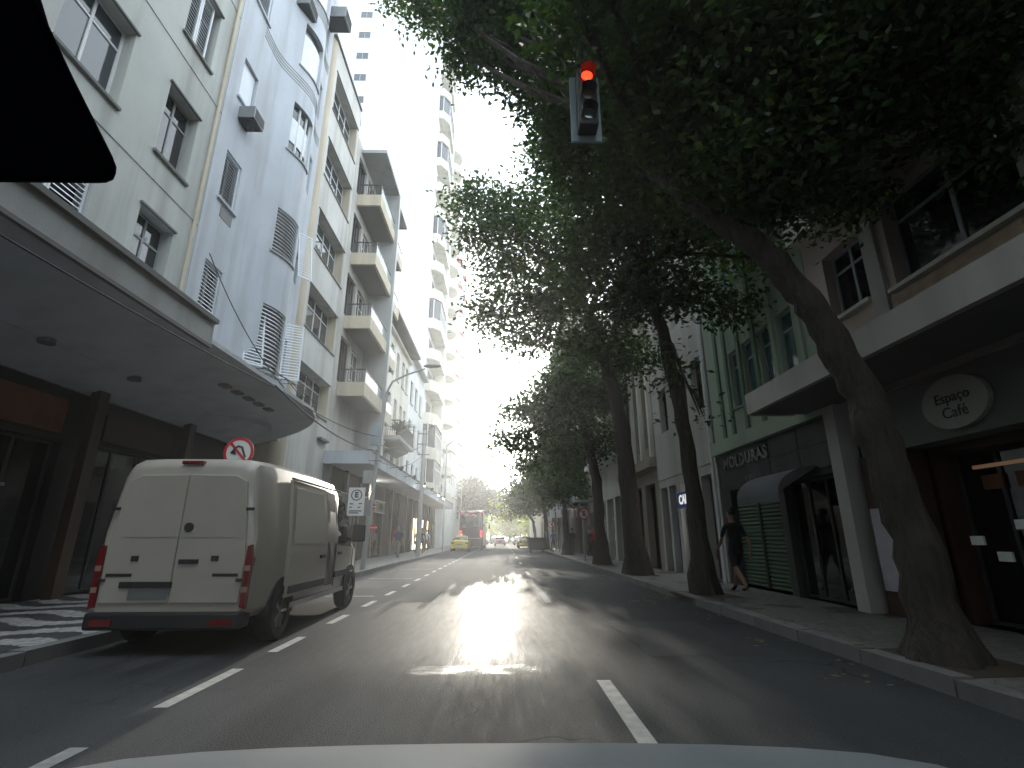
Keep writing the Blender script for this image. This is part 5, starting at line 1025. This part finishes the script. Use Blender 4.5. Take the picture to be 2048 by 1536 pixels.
# ================================================================== PEOPLE
def person_mesh(stride, arm, seed):
    V = []; E = []; Rr = []
    def p(x, y, z, r, r2=None): V.append((x, y, z)); Rr.append((r, r2 or r)); return len(V) - 1
    def ch(a, *pts):
        for q in pts: b = p(*q); E.append((a, b)); a = b
        return a
    hip = p(0, 0, .95, .135, .105); w = ch(hip, (0, .0, 1.1, .125, .095), (0, .005, 1.27, .15, .105), (0, 0, 1.42, .13, .085)); nk = ch(w, (0, .01, 1.5, .06), (0, .02, 1.57, .058)); hd = ch(nk, (0, .035, 1.64, .082, .092), (0, .03, 1.72, .082, .095), (0, .02, 1.79, .05, .06))
    for s in (1, -1):
        f = stride * s; k = (s * .1, f * .16 + .04, .5, .062); a = (s * .1, f * .34 - (.1 if f < 0 else 0), .09 + (.07 if f < 0 else 0), .042)
        e = ch(hip, (s * .09, .01, .86, .1, .1), (s * .1, f * .1 + .03, .68, .085), k, (s * .1, (k[1] + a[1]) / 2 - .02, .3, .056), a); ch(e, (s * .105, a[1] + .1, a[2] - .055, .04, .032), (s * .11, a[1] + .17, a[2] - .06, .032, .025))
        g = arm * -s; el = (s * .27, g * .1 - .02, 1.1, .042); wr = (s * .27, g * .24 + .06, .88, .03)
        h_ = ch(w, (s * .19, 0, 1.41, .06), (s * .235, g * .03, 1.28, .052), el, wr, (s * .268, wr[1] + .02, .82, .036, .018), (s * .265, wr[1] + .035, .77, .036, .016))
        for q, l in enumerate((.07, .085, .08, .06)): ch(h_, (s * .262, wr[1] + .01 + .02 * q, .73, .009), (s * .25, wr[1] + .02 + .02 * q, .73 - l * .5, .008), (s * .24, wr[1] + .03 + .018 * q, .73 - l * .8, .007))
        ch(h_ - 1, (s * .245, wr[1] + .06, .79, .01), (s * .235, wr[1] + .075, .75, .008))
    me = bpy.data.meshes.new('body'); me.from_pydata(V, E, []); o = bpy.data.objects.new('body', me); COL.objects.link(o)
    md = o.modifiers.new('skin', 'SKIN'); md.use_smooth_shade = True; sk = me.skin_vertices[0].data
    for i, r in enumerate(Rr): sk[i].radius = r; sk[i].use_root = (i == 0)
    o.modifiers.new('sub', 'SUBSURF').levels = 1; bpy.context.view_layer.update()
    m2 = bpy.data.meshes.new_from_object(o.evaluated_get(bpy.context.evaluated_depsgraph_get())); bpy.data.objects.remove(o); return m2
PM = [person_mesh(1, 1, 1), person_mesh(-.8, .8, 2), person_mesh(.15, .2, 3)]
def person(loc, rz, mi, top, low, label, shorts=False, sk='skin', bag=None, sc=1.0, group=None):
    t = thing('person', label, 'person', (0, 0, 0), group); me = PM[mi].copy(); me.materials.clear()
    for q in (sk, top, low, 'cloth_black', 'hair'): me.materials.append(MATS[q])
    for f in me.polygons:
        c = f.center; x, z = abs(c.x), c.z
        if z > 1.5: i = 0
        elif z > .98 and x < .3 and not (x > .21 and z < 1.18): i = 1
        elif x > .2 and z > .6: i = 0
        elif z > (.55 if shorts else .12): i = 2
        elif z > .12: i = 0
        else: i = 3
        f.material_index = i; f.use_smooth = True
    o = bpy.data.objects.new('body', me); COL.objects.link(o); o.parent = t
    h = M(); h.ell((0, .015, 1.735), (.092, .108, .105), 14, 10); hv = [(a, b - (.012 if c > 1.7 else .03), c) for a, b, c in h.v]; h.v = [(a, b if b < .07 else .06 + (b - .06) * .3, max(c, 1.66 if b < 0 else 1.745)) for a, b, c in hv]; h.build('hair', 'hair', t, smooth=70)
    fc = M(); fc.ell((0, .128, 1.675), (.014, .02, .022), 8, 6); fc.build('nose', sk, t, smooth=60)
    if bag: M().box(-.18, .18, -.27, -.13, 1.02, 1.42).build('bag', bag, t, bevel=.05)
    t.location = loc; t.rotation_euler = (0, 0, rz); t.scale = (sc,) * 3; return t
person((5.25, 11.9, .135), R(8), 0, 'cloth_black', 'cloth_black', 'man in black shirt and black shorts walking past the green shutters', True, 'skin', None, 1.0)
person((-6.2, 31.6, .135), R(180), 1, 'cloth_navy', 'cloth_grey', 'person in navy top and grey trousers walking beside the utility pole', sk='skin')
person((-6.3, 39.5, .135), 0, 0, 'cloth_white', 'cloth_black', 'person in white shirt and dark trousers walking away under the canopy')
person((-5.8, 38.0, .135), R(10), 1, 'cloth_black', 'cloth_black', 'person dressed all in black walking on the left pavement')
person((-6.6, 46, .135), R(170), 2, 'cloth_white', 'cloth_jeans', 'person in pale top standing by a lit shop doorway', sk='skin_light')
person((-7.0, 43.5, .135), R(60), 2, 'cloth_red', 'cloth_grey', 'person in dark red top standing near the shop fronts')
person((4.55, 47.3, .135), R(20), 1, 'cloth_blue', 'cloth_navy', 'person in bright blue shirt standing beside the dumpster')
person((4.1, 49.6, .135), R(90), 2, 'cloth_grey', 'cloth_black', 'person in grey behind the dumpster')
person((5.1, 38.6, .135), 0, 0, 'cloth_black', 'cloth_jeans', 'person with dark backpack walking away behind the low dense tree', bag='cloth_black')
person((5.5, 33.2, .135), R(-80), 2, 'cloth_black', 'cloth_black', 'person in black bending by the lit doorway')
person((5.75, 33.9, .135), R(-60), 2, 'cloth_red', 'cloth_black', 'person in red top beside the lit doorway')

# ================================================================== AIR
hz = M().box(-320, 320, -80, 440, -1.6, 75); ho = bpy.data.objects.new('haze', hz.mesh('haze', 'cable')); COL.objects.link(ho); ho['kind'] = 'stuff'
hm = bpy.data.materials.new('haze_air'); hm.use_nodes = True; hn = hm.node_tree.nodes; hn.clear()
ou = hn.new('ShaderNodeOutputMaterial'); pv = hn.new('ShaderNodeVolumePrincipled'); pv.inputs['Color'].default_value = (.93, .96, 1, 1); pv.inputs['Density'].default_value = .0017; pv.inputs['Anisotropy'].default_value = .75
hm.node_tree.links.new(pv.outputs[0], ou.inputs['Volume']); ho.data.materials.clear(); ho.data.materials.append(hm)
